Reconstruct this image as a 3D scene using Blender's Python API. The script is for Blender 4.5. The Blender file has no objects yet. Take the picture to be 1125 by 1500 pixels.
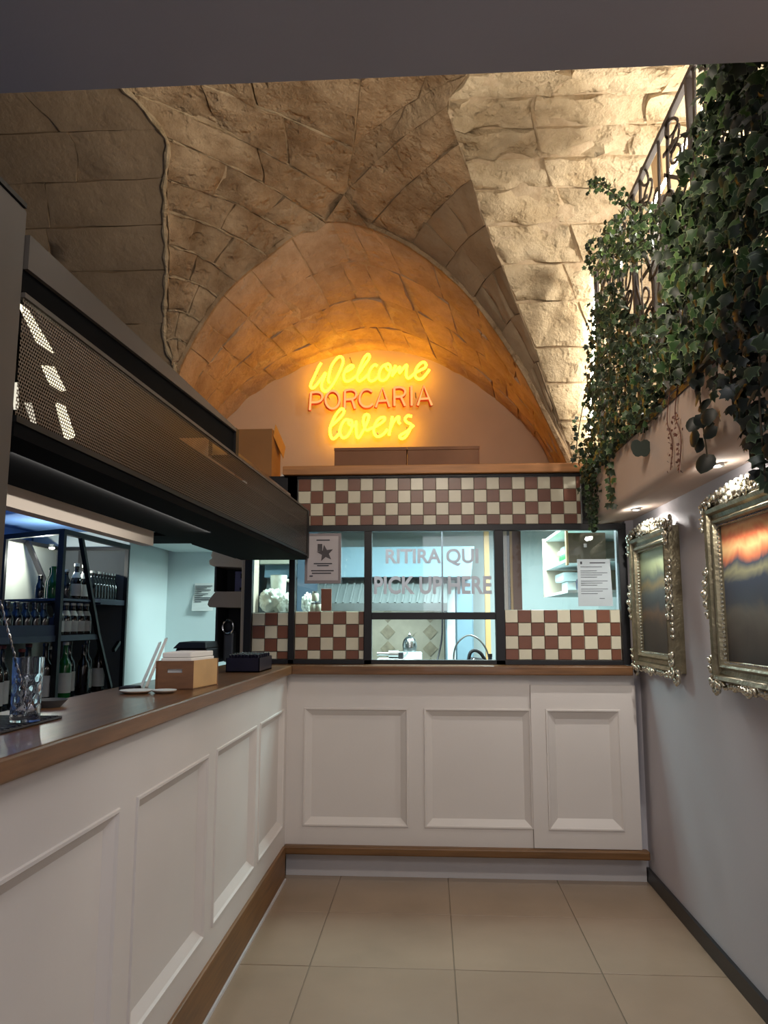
import bpy, bmesh, math, random
import numpy as np
from mathutils import Matrix, Vector, noise

random.seed(7); rng = np.random.default_rng(7)
SC = bpy.context.scene
COL = SC.collection

# ---------------------------------------------------------------- camera, world, lights, exposure
cam_d = bpy.data.cameras.new('camera')
cam = bpy.data.objects.new('camera', cam_d); COL.objects.link(cam)
cam_d.sensor_fit = 'VERTICAL'; cam_d.sensor_height = 36.0; cam_d.lens = 36.0 * 1127 / 1500
cam_d.clip_start = 0.02
Rm = Matrix(((0.99824644, 0.00832046, 0.05860724), (0.05919492, -0.14031389, -0.98833596), (0.0, 0.99007211, -0.14056037)))
M = Rm.to_4x4(); M.translation = (0, 0, 1.42)
cam.matrix_world = M
SC.camera = cam

world = bpy.data.worlds.new('world'); SC.world = world; world.use_nodes = True
bg = world.node_tree.nodes['Background']; bg.inputs[0].default_value = (0.62, 0.66, 0.72, 1); bg.inputs[1].default_value = 0.02

vs = SC.view_settings
vs.view_transform = 'Standard'; vs.look = 'None'; vs.gamma = 1.0; vs.use_curve_mapping = False
vs.exposure = 0.35
SC.cycles.use_denoising = True
SC.cycles.max_bounces = 8
SC.cycles.sample_clamp_indirect = 4.0
SC.cycles.caustics_reflective = False; SC.cycles.caustics_refractive = False

def area(name, loc, target, size, power, color=(1, 1, 1), size_y=None, spread=math.pi):
    d = bpy.data.lights.new(name, 'AREA'); d.energy = power; d.color = color; d.spread = spread
    d.size = size
    if size_y: d.shape = 'RECTANGLE'; d.size_y = size_y
    o = bpy.data.objects.new(name, d); COL.objects.link(o); o.location = loc
    o.rotation_euler = (Vector(target) - Vector(loc)).to_track_quat('-Z', 'Y').to_euler()
    return o
def point(name, loc, power, color=(1, 1, 1), r=0.05):
    d = bpy.data.lights.new(name, 'POINT'); d.energy = power; d.color = color; d.shadow_soft_size = r
    o = bpy.data.objects.new(name, d); COL.objects.link(o); o.location = loc; return o
def spot(name, loc, target, power, color=(1, 1, 1), angle=70, blend=0.6, r=0.015):
    d = bpy.data.lights.new(name, 'SPOT'); d.energy = power; d.color = color; d.shadow_soft_size = r
    d.spot_size = math.radians(angle); d.spot_blend = blend
    o = bpy.data.objects.new(name, d); COL.objects.link(o); o.location = loc
    o.rotation_euler = (Vector(target) - Vector(loc)).to_track_quat('-Z', 'Y').to_euler(); return o

# the front room: ceiling lamps and the daylight of its street door
area('front_room_lamp', (0.35, 0.35, 2.66), (0.35, 0.75, 0), 1.1, 25, (1.0, 0.98, 0.98))
area('street_door_daylight', (0.6, -2.5, 1.7), (0.2, 3, 1.5), 1.4, 15, (0.92, 0.95, 1.0), 2.0)
# the vaulted bay: an added warm fill light, hidden from view by the lintel
area('vault_fill_light', (0.0, 1.95, 3.0), (-0.3, 4.4, 3.3), 0.5, 19, (1.0, 0.86, 0.70))
# kitchen strip lights and the lamps under the range hood
area('kitchen_lamp', (-0.2, 5.0, 2.24), (-0.2, 5.0, 0), 0.9, 54, (0.72, 1.0, 1.0), 0.3)
area('kitchen_lamp_right', (0.75, 5.6, 2.24), (0.75, 5.6, 0), 0.5, 40, (0.78, 1.0, 1.0))
area('range_hood_lamp', (-0.3, 6.2, 1.49), (-0.3, 6.4, 1.0), 0.7, 2.6, (0.9, 1.0, 0.94), 0.15)
# bar back: small shelf lamp and the blue glow of a screen at the near end
point('shelf_lamp', (-2.25, 4.35, 1.78), 5.5, (0.95, 1.0, 0.88), 0.02)
area('blue_screen_light', (-1.95, 2.7, 1.2), (-1.95, 3.35, 2.0), 0.3, 2.5, (0.3, 0.55, 1.0), spread=1.5)
area('beam_fill_light', (-0.88, 2.3, 1.768), (-1.3, 2.3, 1.70), 1.5, 1.6, (1.0, 0.95, 0.88), 0.012)  # strip added under the rack to brighten the beam face
# picture spotlights in the soffit
spot('picture_spot_far', (1.08, 3.98, 1.975), (1.14, 4.02, 0), 16, (1.0, 0.96, 0.88), 172, 0.5)
spot('picture_spot_near', (1.08, 2.85, 1.975), (1.14, 2.9, 0), 16, (1.0, 0.96, 0.88), 172, 0.5)
point('picture_lamp_far', (1.06, 3.98, 1.968), 0.9, (1.0, 0.96, 0.88), 0.012)
point('picture_lamp_near', (1.06, 2.85, 1.968), 0.9, (1.0, 0.96, 0.88), 0.012)
# loft lamps behind the railing
point('loft_lamp', (1.60, 3.3, 3.3), 62, (1.0, 0.94, 0.85), 0.08)

# ---------------------------------------------------------------- materials
MATS = {}
def nodes_of(name):
    m = bpy.data.materials.new(name); m.use_nodes = True
    nt = m.node_tree; b = nt.nodes['Principled BSDF']; MATS[name] = m
    return m, nt, b
def lin(c):
    return tuple((x / 12.92 if x <= 0.04045 else ((x + 0.055) / 1.055) ** 2.4) for x in (v / 255 for v in c)) + (1,)
def mat(name, col, rough=0.6, metal=0.0, var=0.0, scale=8.0, bump=0.0, bscale=None, stretch=None, coat=0.0, per_object=0.0, spec=None, col2=None):
    """principled surface with noise colour variation and fine relief; col is sRGB 0-255"""
    m, nt, b = nodes_of(name)
    b.inputs['Base Color'].default_value = lin(col); b.inputs['Roughness'].default_value = rough
    b.inputs['Metallic'].default_value = metal
    if coat: b.inputs['Coat Weight'].default_value = coat
    if spec is not None: b.inputs['Specular IOR Level'].default_value = spec
    N = nt.nodes.new; Lk = nt.links.new
    if var or bump or per_object:
        tc = N('ShaderNodeTexCoord'); mp = N('ShaderNodeMapping'); Lk(tc.outputs['Object'], mp.inputs[0])
        if stretch: mp.inputs['Scale'].default_value = stretch
        last = None
        if var:
            n = N('ShaderNodeTexNoise'); n.inputs['Scale'].default_value = scale; n.inputs['Detail'].default_value = 6
            Lk(mp.outputs[0], n.inputs['Vector'])
            mx = N('ShaderNodeMix'); mx.data_type = 'RGBA'
            c = lin(col); d = lin(col2) if col2 else tuple(max(0, v * (1 - var)) for v in c[:3]) + (1,)
            e = c if col2 else tuple(min(1, v * (1 + var * 0.6)) for v in c[:3]) + (1,)
            mx.inputs[6].default_value = d; mx.inputs[7].default_value = e
            rp = N('ShaderNodeMapRange'); rp.inputs[1].default_value = 0.3; rp.inputs[2].default_value = 0.7
            Lk(n.outputs['Fac'], rp.inputs[0]); Lk(rp.outputs[0], mx.inputs[0]); last = mx.outputs[2]
        if per_object:
            oi = N('ShaderNodeObjectInfo'); hs = N('ShaderNodeHueSaturation')
            if last: Lk(last, hs.inputs['Color'])
            else: hs.inputs['Color'].default_value = lin(col)
            rp2 = N('ShaderNodeMapRange'); rp2.inputs[3].default_value = 1 - per_object; rp2.inputs[4].default_value = 1 + per_object
            Lk(oi.outputs['Random'], rp2.inputs[0]); Lk(rp2.outputs[0], hs.inputs['Value']); last = hs.outputs[0]
        if last: Lk(last, b.inputs['Base Color'])
        if bump:
            n2 = N('ShaderNodeTexNoise'); n2.inputs['Scale'].default_value = bscale or scale * 4; n2.inputs['Detail'].default_value = 8
            Lk(mp.outputs[0], n2.inputs['Vector'])
            bp = N('ShaderNodeBump'); bp.inputs['Strength'].default_value = bump; bp.inputs['Distance'].default_value = 0.01
            Lk(n2.outputs['Fac'], bp.inputs['Height']); Lk(bp.outputs[0], b.inputs['Normal'])
    return m
def emis(name, col, strength):
    m = bpy.data.materials.new(name); m.use_nodes = True; nt = m.node_tree; nt.nodes.clear()
    e = nt.nodes.new('ShaderNodeEmission'); e.inputs[0].default_value = tuple(col) + (1,); e.inputs[1].default_value = strength
    o = nt.nodes.new('ShaderNodeOutputMaterial'); nt.links.new(e.outputs[0], o.inputs[0]); MATS[name] = m; return m
def thin_glass(name, tint=(1, 1, 1), refl=0.07, rough=0.02):
    m = bpy.data.materials.new(name); m.use_nodes = True; nt = m.node_tree; nt.nodes.clear()
    t = nt.nodes.new('ShaderNodeBsdfTransparent'); t.inputs[0].default_value = tuple(tint) + (1,)
    g = nt.nodes.new('ShaderNodeBsdfGlossy'); g.inputs['Roughness'].default_value = rough
    lw = nt.nodes.new('ShaderNodeLayerWeight'); lw.inputs[0].default_value = 0.25
    mr = nt.nodes.new('ShaderNodeMapRange'); mr.inputs[3].default_value = refl; mr.inputs[4].default_value = min(1, refl + 0.6)
    mx = nt.nodes.new('ShaderNodeMixShader'); o = nt.nodes.new('ShaderNodeOutputMaterial')
    nt.links.new(lw.outputs['Facing'], mr.inputs[0]); nt.links.new(mr.outputs[0], mx.inputs[0])
    nt.links.new(t.outputs[0], mx.inputs[1]); nt.links.new(g.outputs[0], mx.inputs[2]); nt.links.new(mx.outputs[0], o.inputs[0])
    MATS[name] = m; return m
def stone_mat(name, c1, c2, bump=0.6, scale=5.0, pits=0.5):
    m, nt, b = nodes_of(name); N = nt.nodes.new; Lk = nt.links.new
    b.inputs['Roughness'].default_value = 0.92; b.inputs['Specular IOR Level'].default_value = 0.2
    tc = N('ShaderNodeTexCoord')
    n1 = N('ShaderNodeTexNoise'); n1.inputs['Scale'].default_value = scale; n1.inputs['Detail'].default_value = 10; n1.inputs['Roughness'].default_value = 0.65
    Lk(tc.outputs['Object'], n1.inputs['Vector'])
    cr = N('ShaderNodeValToRGB'); cr.color_ramp.elements[0].position = 0.32; cr.color_ramp.elements[1].position = 0.66
    cr.color_ramp.elements[0].color = lin(c2); cr.color_ramp.elements[1].color = lin(c1); Lk(n1.outputs['Fac'], cr.inputs[0])
    oi = N('ShaderNodeObjectInfo'); hs = N('ShaderNodeHueSaturation'); mr = N('ShaderNodeMapRange')
    mr.inputs[3].default_value = 0.86; mr.inputs[4].default_value = 1.08
    Lk(oi.outputs['Random'], mr.inputs[0]); Lk(mr.outputs[0], hs.inputs['Value']); Lk(cr.outputs[0], hs.inputs['Color'])
    Lk(hs.outputs[0], b.inputs['Base Color'])
    n2 = N('ShaderNodeTexNoise'); n2.inputs['Scale'].default_value = 22; n2.inputs['Detail'].default_value = 10; n2.inputs['Roughness'].default_value = 0.62
    v = N('ShaderNodeTexNoise'); v.inputs['Scale'].default_value = 9; v.inputs['Detail'].default_value = 3
    Lk(tc.outputs['Object'], n2.inputs['Vector']); Lk(tc.outputs['Object'], v.inputs['Vector'])
    pr = N('ShaderNodeMapRange'); pr.inputs[1].default_value = 0.33; pr.inputs[2].default_value = 0.45; Lk(v.outputs['Fac'], pr.inputs[0])
    ml = N('ShaderNodeMath'); ml.operation = 'MULTIPLY'; ml.inputs[1].default_value = pits; Lk(pr.outputs[0], ml.inputs[0])
    ad = N('ShaderNodeMath'); ad.operation = 'ADD'; Lk(n2.outputs['Fac'], ad.inputs[0]); Lk(ml.outputs[0], ad.inputs[1])
    bp = N('ShaderNodeBump'); bp.inputs['Strength'].default_value = bump; bp.inputs['Distance'].default_value = 0.03
    Lk(ad.outputs[0], bp.inputs['Height']); Lk(bp.outputs[0], b.inputs['Normal'])
    return m

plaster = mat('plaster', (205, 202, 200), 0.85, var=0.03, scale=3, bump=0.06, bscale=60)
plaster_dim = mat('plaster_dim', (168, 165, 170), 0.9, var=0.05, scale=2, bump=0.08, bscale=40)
wall_paint = mat('wall_paint', (190, 186, 192), 0.8, var=0.03, scale=2, bump=0.05, bscale=70)
fascia_paint = mat('fascia_paint', (212, 190, 175), 0.85, var=0.04, scale=2.5, bump=0.06, bscale=50)
kitchen_white = mat('kitchen_white', (214, 224, 224), 0.6, var=0.03, scale=2)
panel_white = mat('panel_white', (208, 201, 197), 0.5, var=0.03, scale=2.5, bump=0.03, bscale=90)
plinth_white = mat('plinth_white', (196, 192, 194), 0.55, var=0.04, scale=4)
wood_top = mat('wood_top', (112, 76, 44), 0.32, var=0.35, scale=6, bump=0.08, bscale=20, stretch=(8, 0.6, 8), coat=0.15)
wood_top_x = mat('wood_top_x', (112, 76, 44), 0.35, var=0.35, scale=6, bump=0.08, bscale=20, stretch=(0.6, 8, 8), coat=0.15)
wood_rail = mat('wood_rail', (118, 82, 46), 0.45, var=0.35, scale=6, stretch=(6, 0.6, 8))
wood_rail_x = mat('wood_rail_x', (112, 78, 44), 0.45, var=0.35, scale=6, stretch=(0.6, 6, 8))
wood_shelf = mat('wood_shelf', (178, 120, 66), 0.5, var=0.3, scale=5, stretch=(0.6, 6, 8))
black_steel = mat('black_steel', (26, 25, 28), 0.4, 0.3, var=0.15, scale=12)
black_matte = mat('black_matte', (11, 11, 12), 0.85, var=0.2, scale=6, spec=0.06)
black_hood = mat('black_hood', (13, 12, 13), 0.5, 0.0, var=0.2, scale=6, spec=0.25)
dark_board = mat('dark_board', (76, 68, 61), 0.6, var=0.12, scale=5)
black_skirt = mat('black_skirt', (32, 32, 34), 0.4, var=0.15, scale=10)
brown_tile = mat('brown_tile', (112, 68, 50), 0.35, var=0.12, scale=10, per_object=0.1)
cream_tile = mat('cream_tile', (206, 200, 178), 0.3, var=0.05, scale=10, per_object=0.04)
grout = mat('grout', (140, 132, 118), 0.9, var=0.1, scale=20)
floor_tile = mat('floor_tile', (156, 136, 116), 0.26, var=0.12, scale=2.2, bump=0.02, bscale=30, per_object=0.05)
floor_grout = mat('floor_grout', (136, 119, 102), 0.8, var=0.1, scale=10)
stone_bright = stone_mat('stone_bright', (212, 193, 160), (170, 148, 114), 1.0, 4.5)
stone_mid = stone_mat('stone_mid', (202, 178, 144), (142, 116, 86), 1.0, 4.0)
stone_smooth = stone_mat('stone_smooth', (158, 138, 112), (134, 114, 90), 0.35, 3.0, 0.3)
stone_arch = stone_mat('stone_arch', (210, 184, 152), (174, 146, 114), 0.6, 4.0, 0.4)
mortar = stone_mat('mortar', (200, 180, 150), (170, 148, 118), 0.5, 10.0)
lunette_plaster = mat('lunette_plaster', (206, 182, 156), 0.9, var=0.06, scale=3, bump=0.08, bscale=30)
cardboard = mat('cardboard', (150, 106, 62), 0.8, var=0.1, scale=5)
cardboard_light = mat('cardboard_light', (196, 148, 84), 0.75, var=0.1, scale=5)
paper_white = mat('paper_white', (228, 226, 222), 0.8, var=0.03, scale=8)
paper_grey = mat('paper_grey', (176, 186, 192), 0.8, var=0.03, scale=8)
ink = mat('ink', (58, 58, 66), 0.8, var=0.05, scale=30)
chrome = mat('chrome', (190, 190, 190), 0.18, 1.0, var=0.05, scale=10)
steel = mat('steel', (150, 152, 152), 0.35, 1.0, var=0.1, scale=8)
steel_blue = mat('steel_blue', (112, 138, 152), 0.5, 0.0, var=0.06, scale=4)
filter_grey = mat('filter_grey', (104, 110, 110), 0.5, 0.0, var=0.1, scale=8)
slate = mat('slate', (72, 88, 104), 0.6, var=0.1, scale=4)
frame_metal = mat('frame_metal', (146, 136, 112), 0.3, 0.85, var=0.35, scale=14, bump=0.3, bscale=60)
frame_silver = mat('frame_silver', (206, 200, 182), 0.25, 0.9, var=0.2, scale=20, bump=0.2, bscale=80)
glass_clear = thin_glass('glass_clear', (0.96, 0.99, 0.99), 0.05)
frosted = mat('frosted_vinyl', (206, 200, 204), 0.7, var=0.05, scale=20)
_nt = frosted.node_tree; _t = _nt.nodes.new('ShaderNodeBsdfTranslucent'); _t.inputs[0].default_value = lin((196, 188, 192)); _x = _nt.nodes.new('ShaderNodeMixShader'); _x.inputs[0].default_value = 0.5
_nt.links.new(_nt.nodes['Principled BSDF'].outputs[0], _x.inputs[1]); _nt.links.new(_t.outputs[0], _x.inputs[2]); _nt.links.new(_x.outputs[0], _nt.nodes['Material Output'].inputs[0])
bag_plastic = mat('bag_plastic', (222, 222, 210), 0.25, var=0.08, scale=10, bump=0.9, bscale=26)
_nt = bag_plastic.node_tree; _t = _nt.nodes.new('ShaderNodeBsdfTransparent'); _x = _nt.nodes.new('ShaderNodeMixShader'); _x.inputs[0].default_value = 0.38
_nt.links.new(_nt.nodes['Principled BSDF'].outputs[0], _x.inputs[1]); _nt.links.new(_t.outputs[0], _x.inputs[2]); _nt.links.new(_x.outputs[0], _nt.nodes['Material Output'].inputs[0])
bottle_brown = mat('bottle_brown', (28, 18, 12), 0.12, var=0.1, scale=10, coat=0.5)
bottle_green = mat('bottle_green', (24, 92, 38), 0.12, var=0.1, scale=10, coat=0.5)
bottle_dark = mat('bottle_dark', (22, 28, 34), 0.12, var=0.1, scale=10, coat=0.5)
label_paper = mat('label_paper', (196, 192, 184), 0.7, var=0.06, scale=30)
foil = mat('foil', (226, 226, 216), 0.4, var=0.05, scale=30)
cap_red = mat('cap_red', (112, 36, 38), 0.5, var=0.1, scale=20)
bar_board = mat('bar_board', (176, 158, 140), 0.7, var=0.06, scale=3)
niche_dark = mat('niche_dark', (36, 32, 38), 0.7, var=0.1, scale=5)
shelf_panel = mat('shelf_panel', (172, 176, 168), 0.7, var=0.06, scale=2)
shelf_panel_dark = mat('shelf_panel_dark', (86, 90, 92), 0.7, var=0.08, scale=3)
shelf_steel = mat('shelf_steel', (70, 78, 96), 0.45, 0.3, var=0.1, scale=8)
rubber = mat('rubber', (28, 26, 32), 0.6, var=0.15, scale=40, bump=0.2, bscale=120)
green_bag = mat('green_bag', (58, 158, 74), 0.4, var=0.25, scale=10, bump=0.3, bscale=14)
navy = mat('navy', (44, 52, 78), 0.5, var=0.1, scale=10)
pine = mat('pine', (206, 172, 128), 0.6, var=0.15, scale=6, stretch=(8, 8, 0.5))
door_brown = mat('door_brown', (96, 84, 60), 0.35, var=0.15, scale=5)
apple_green = mat('apple_dark', (44, 54, 46), 0.6, var=0.1, scale=12)
rail_iron = mat('rail_iron', (66, 58, 54), 0.5, 0.2, var=0.15, scale=12)
stem_mat = mat('ivy_stem', (70, 58, 40), 0.8, var=0.2, scale=30)
twig_brown = mat('twig_brown', (112, 72, 58), 0.8, var=0.2, scale=30)
blue_lit_wall = mat('bar_wall', (104, 142, 200), 0.8, var=0.04, scale=3)  # blue light on the bar wall and ceiling is put into this colour
tray_black = mat('tray_black', (24, 23, 40), 0.3, var=0.2, scale=10)
neon_yellow = emis('neon_yellow', (1.0, 0.46, 0.012), 10.0)
neon_red = emis('neon_red', (1.0, 0.30, 0.10), 1.35)
neon_back = mat('neon_backing', (214, 96, 40), 0.5, var=0.1, scale=10)
led_white = emis('led_white', (1.0, 0.93, 0.80), 26.0)
spot_glow = emis('spot_glow', (1.0, 0.97, 0.9), 18.0)
bar_lamp_glow = emis('bar_lamp_glow', (1.0, 0.90, 0.62), 1.6)

def leaf_mat(name, centre, edge, rough=0.45):
    m, nt, b = nodes_of(name); N = nt.nodes.new; Lk = nt.links.new
    b.inputs['Roughness'].default_value = rough
    at = N('ShaderNodeAttribute'); at.attribute_name = 'rim'
    mx = N('ShaderNodeMix'); mx.data_type = 'RGBA'; mx.inputs[6].default_value = lin(centre); mx.inputs[7].default_value = lin(edge)
    Lk(at.outputs['Fac'], mx.inputs[0])
    tc = N('ShaderNodeTexCoord'); n = N('ShaderNodeTexNoise'); n.inputs['Scale'].default_value = 14; Lk(tc.outputs['Object'], n.inputs['Vector'])
    hs = N('ShaderNodeHueSaturation'); mr = N('ShaderNodeMapRange'); mr.inputs[1].default_value = 0.3; mr.inputs[2].default_value = 0.7
    mr.inputs[3].default_value = 0.7; mr.inputs[4].default_value = 1.25
    Lk(n.outputs['Fac'], mr.inputs[0]); Lk(mr.outputs[0], hs.inputs['Value']); Lk(mx.outputs[2], hs.inputs['Color']); Lk(hs.outputs[0], b.inputs['Base Color'])
    return m
leaf_mats = [leaf_mat('leaf_dark', (37, 52, 33), (96, 114, 80)), leaf_mat('leaf_mid', (60, 90, 48), (150, 166, 120)), leaf_mat('leaf_pale', (104, 138, 74), (176, 190, 140))]
leaf_black = leaf_mat('leaf_black', (26, 32, 26), (44, 56, 42))

def perforated(name):
    m, nt, b = nodes_of(name); N = nt.nodes.new; Lk = nt.links.new
    b.inputs['Base Color'].default_value = lin((74, 60, 47)); b.inputs['Roughness'].default_value = 0.36; b.inputs['Metallic'].default_value = 0.3
    tc = N('ShaderNodeTexCoord'); sp = N('ShaderNodeSeparateXYZ'); Lk(tc.outputs['UV'], sp.inputs[0])
    P = 0.0085
    def math_(op, a, bb=None):
        n = N('ShaderNodeMath'); n.operation = op
        for i, v in enumerate((a, bb)):
            if v is None: continue
            if isinstance(v, (int, float)): n.inputs[i].default_value = v
            else: Lk(v, n.inputs[i])
        return n.outputs[0]
    def dist(off):
        u = math_('SUBTRACT', math_('FRACT', math_('ADD', math_('DIVIDE', sp.outputs[0], P), off)), 0.5)
        w = math_('MULTIPLY', math_('SUBTRACT', math_('FRACT', math_('ADD', math_('DIVIDE', sp.outputs[1], P * 1.732), off)), 0.5), 1.732)
        return math_('SQRT', math_('ADD', math_('MULTIPLY', u, u), math_('MULTIPLY', w, w)))
    d = math_('MINIMUM', dist(0.0), dist(0.5))
    hole = math_('LESS_THAN', d, 0.33)
    tr = N('ShaderNodeBsdfTransparent'); mx = N('ShaderNodeMixShader')
    Lk(hole, mx.inputs[0]); Lk(b.outputs[0], mx.inputs[1]); Lk(tr.outputs[0], mx.inputs[2])
    Lk(mx.outputs[0], nt.nodes['Material Output'].inputs[0])
    return m
mesh_sheet = perforated('perforated_sheet')

def banded_canvas(name, stops, wob=0.25, scale=3.0, dist_=0.6):
    """abstract canvas: soft horizontal colour bands, no figure; height runs 0..1 in UV"""
    m, nt, b = nodes_of(name); N = nt.nodes.new; Lk = nt.links.new
    b.inputs['Roughness'].default_value = 0.45
    tc = N('ShaderNodeTexCoord'); n = N('ShaderNodeTexNoise'); n.inputs['Scale'].default_value = scale; n.inputs['Detail'].default_value = 3; n.inputs['Distortion'].default_value = dist_
    Lk(tc.outputs['UV'], n.inputs['Vector'])
    sp = N('ShaderNodeSeparateXYZ'); Lk(tc.outputs['UV'], sp.inputs[0])
    a = N('ShaderNodeMath'); a.operation = 'MULTIPLY_ADD'; a.inputs[1].default_value = wob; a.inputs[2].default_value = -wob / 2; Lk(n.outputs['Fac'], a.inputs[0])
    s = N('ShaderNodeMath'); s.operation = 'ADD'; Lk(sp.outputs[1], s.inputs[0]); Lk(a.outputs[0], s.inputs[1])
    cr = N('ShaderNodeValToRGB'); el = cr.color_ramp.elements
    while len(el) > 1: el.remove(el[0])
    el[0].position = stops[0][0]; el[0].color = lin(stops[0][1])
    for p, c in stops[1:]:
        e = el.new(p); e.color = lin(c)
    Lk(s.outputs[0], cr.inputs[0]); Lk(cr.outputs[0], b.inputs['Base Color'])
    return m
canvas_dark = banded_canvas('canvas_dark', [(0.0, (26, 24, 24)), (0.25, (44, 38, 34)), (0.36, (92, 66, 42)), (0.45, (40, 42, 42)), (0.55, (62, 68, 66)), (0.62, (120, 104, 60)), (0.7, (70, 82, 74)), (0.8, (136, 146, 108)), (1.0, (160, 178, 140))], 0.35, 1.8, 1.4)
canvas_warm = banded_canvas('canvas_warm', [(0.0, (40, 36, 36)), (0.2, (74, 66, 60)), (0.34, (96, 92, 84)), (0.42, (62, 66, 76)), (0.56, (58, 66, 84)), (0.62, (150, 148, 116)), (0.68, (66, 74, 90)), (0.73, (208, 120, 84)), (0.80, (232, 190, 130)), (0.87, (218, 110, 70)), (0.94, (230, 176, 120)), (1.0, (214, 120, 80))], 0.3, 1.7, 1.6)

# ---------------------------------------------------------------- mesh builder
class MB:
    def __init__(s): s.v = []; s.f = []; s.uv = None
    def add(s, vs, fs):
        o = len(s.v); s.v.extend([tuple(map(float, p)) for p in vs]); s.f.extend([tuple(i + o for i in f) for f in fs]); return s
    def box(s, a, b):
        x0, x1 = sorted((a[0], b[0])); y0, y1 = sorted((a[1], b[1])); z0, z1 = sorted((a[2], b[2]))
        return s.add([(x0, y0, z0), (x1, y0, z0), (x1, y1, z0), (x0, y1, z0), (x0, y0, z1), (x1, y0, z1), (x1, y1, z1), (x0, y1, z1)],
                     [(0, 3, 2, 1), (4, 5, 6, 7), (0, 1, 5, 4), (1, 2, 6, 5), (2, 3, 7, 6), (3, 0, 4, 7)])
    def hexa(s, p):   # 8 corners: bottom 4 then top 4
        return s.add(p, [(0, 3, 2, 1), (4, 5, 6, 7), (0, 1, 5, 4), (1, 2, 6, 5), (2, 3, 7, 6), (3, 0, 4, 7)])
    def bar(s, p, q, w=0.02, h=None, up=(0, 0, 1)):
        p, q = Vector(p), Vector(q); h = h or w; d = (q - p).normalized(); u = Vector(up)
        if abs(d.dot(u)) > 0.95: u = Vector((1, 0, 0))
        a = d.cross(u).normalized() * w / 2; b = a.cross(d).normalized() * h / 2
        return s.hexa([p - a - b, p + a - b, q + a - b, q - a - b, p - a + b, p + a + b, q + a + b, q - a + b])
    def tube(s, pts, r, n=8, cap=True):
        pts = [Vector(p) for p in pts]; rs = r if isinstance(r, (list, tuple)) else [r] * len(pts)
        o = len(s.v); prev = None
        for i, p in enumerate(pts):
            d = (pts[min(i + 1, len(pts) - 1)] - pts[max(i - 1, 0)])
            d = d.normalized() if d.length > 1e-9 else Vector((0, 0, 1))
            if prev is None:
                u = Vector((0, 0, 1)) if abs(d.z) < 0.9 else Vector((1, 0, 0)); a = d.cross(u).normalized()
            else:
                a = prev - d * prev.dot(d)
                a = a.normalized() if a.length > 1e-6 else d.orthogonal().normalized()
            prev = a; b = d.cross(a)
            for k in range(n):
                t = 2 * math.pi * k / n; s.v.append(tuple(p + (a * math.cos(t) + b * math.sin(t)) * rs[i]))
        for i in range(len(pts) - 1):
            for k in range(n):
                k2 = (k + 1) % n; s.f.append((o + i * n + k, o + i * n + k2, o + (i + 1) * n + k2, o + (i + 1) * n + k))
        if cap:
            s.f.append(tuple(o + k for k in reversed(range(n)))); e = o + (len(pts) - 1) * n; s.f.append(tuple(e + k for k in range(n)))
        return s
    def lathe(s, prof, c=(0, 0, 0), n=16):   # prof: list of (r, z)
        o = len(s.v)
        for r, z in prof:
            for k in range(n):
                t = 2 * math.pi * k / n; s.v.append((c[0] + r * math.cos(t), c[1] + r * math.sin(t), c[2] + z))
        for i in range(len(prof) - 1):
            for k in range(n):
                k2 = (k + 1) % n; s.f.append((o + i * n + k, o + i * n + k2, o + (i + 1) * n + k2, o + (i + 1) * n + k))
        if prof[0][0] > 1e-5: s.f.append(tuple(o + k for k in reversed(range(n))))
        if prof[-1][0] > 1e-5:
            e = o + (len(prof) - 1) * n; s.f.append(tuple(e + k for k in range(n)))
        return s
    def ball(s, c, r, nu=8, nv=6):
        r = (r, r, r) if isinstance(r, (int, float)) else r
        o = len(s.v)
        for i in range(nv + 1):
            ph = math.pi * i / nv
            for k in range(nu):
                t = 2 * math.pi * k / nu
                s.v.append((c[0] + r[0] * math.sin(ph) * math.cos(t), c[1] + r[1] * math.sin(ph) * math.sin(t), c[2] + r[2] * math.cos(ph)))
        for i in range(nv):
            for k in range(nu):
                k2 = (k + 1) % nu; s.f.append((o + i * nu + k, o + (i + 1) * nu + k, o + (i + 1) * nu + k2, o + i * nu + k2))
        return s
    def prism(s, poly, axis, d0, d1):   # poly in the two other axes (cyclic order x<y<z)
        def pt(a, b, d): return {'x': (d, a, b), 'y': (a, d, b), 'z': (a, b, d)}[axis]
        n = len(poly); o = len(s.v)
        s.v += [pt(a, b, d0) for a, b in poly] + [pt(a, b, d1) for a, b in poly]
        s.f.append(tuple(o + i for i in range(n))); s.f.append(tuple(o + n + i for i in reversed(range(n))))
        for i in range(n):
            j = (i + 1) % n; s.f.append((o + i, o + n + i, o + n + j, o + j))
        return s
    def quad(s, a, b, c, d): return s.add([a, b, c, d], [(0, 1, 2, 3)])
    def mesh(s, name, origin=(0, 0, 0)):
        me = bpy.data.meshes.new(name); ox, oy, oz = origin
        me.from_pydata([(x - ox, y - oy, z - oz) for x, y, z in s.v], [], s.f); me.validate()
        bm = bmesh.new(); bm.from_mesh(me); bmesh.ops.recalc_face_normals(bm, faces=bm.faces); bm.to_mesh(me); bm.free()
        return me
    def build(s, name, m, parent=None, smooth=False, bevel=0.0, sharp=40):
        org = ORG.get(parent.name, (0, 0, 0)) if parent else (0, 0, 0)
        me = s.mesh(name, org); me.materials.append(m)
        if smooth:
            me.shade_smooth(); me.set_sharp_from_angle(angle=math.radians(sharp))
        o = bpy.data.objects.new(name, me); COL.objects.link(o)
        if parent: o.parent = parent
        ORG[o.name] = org
        if bevel:
            b = o.modifiers.new('bevel', 'BEVEL'); b.width = bevel; b.segments = 2; b.limit_method = 'ANGLE'
        return o
ORG = {}
def tag(o, label, cat, group=None):
    o['label'] = label; o['category'] = cat
    if group: o['group'] = group
    return o
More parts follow.
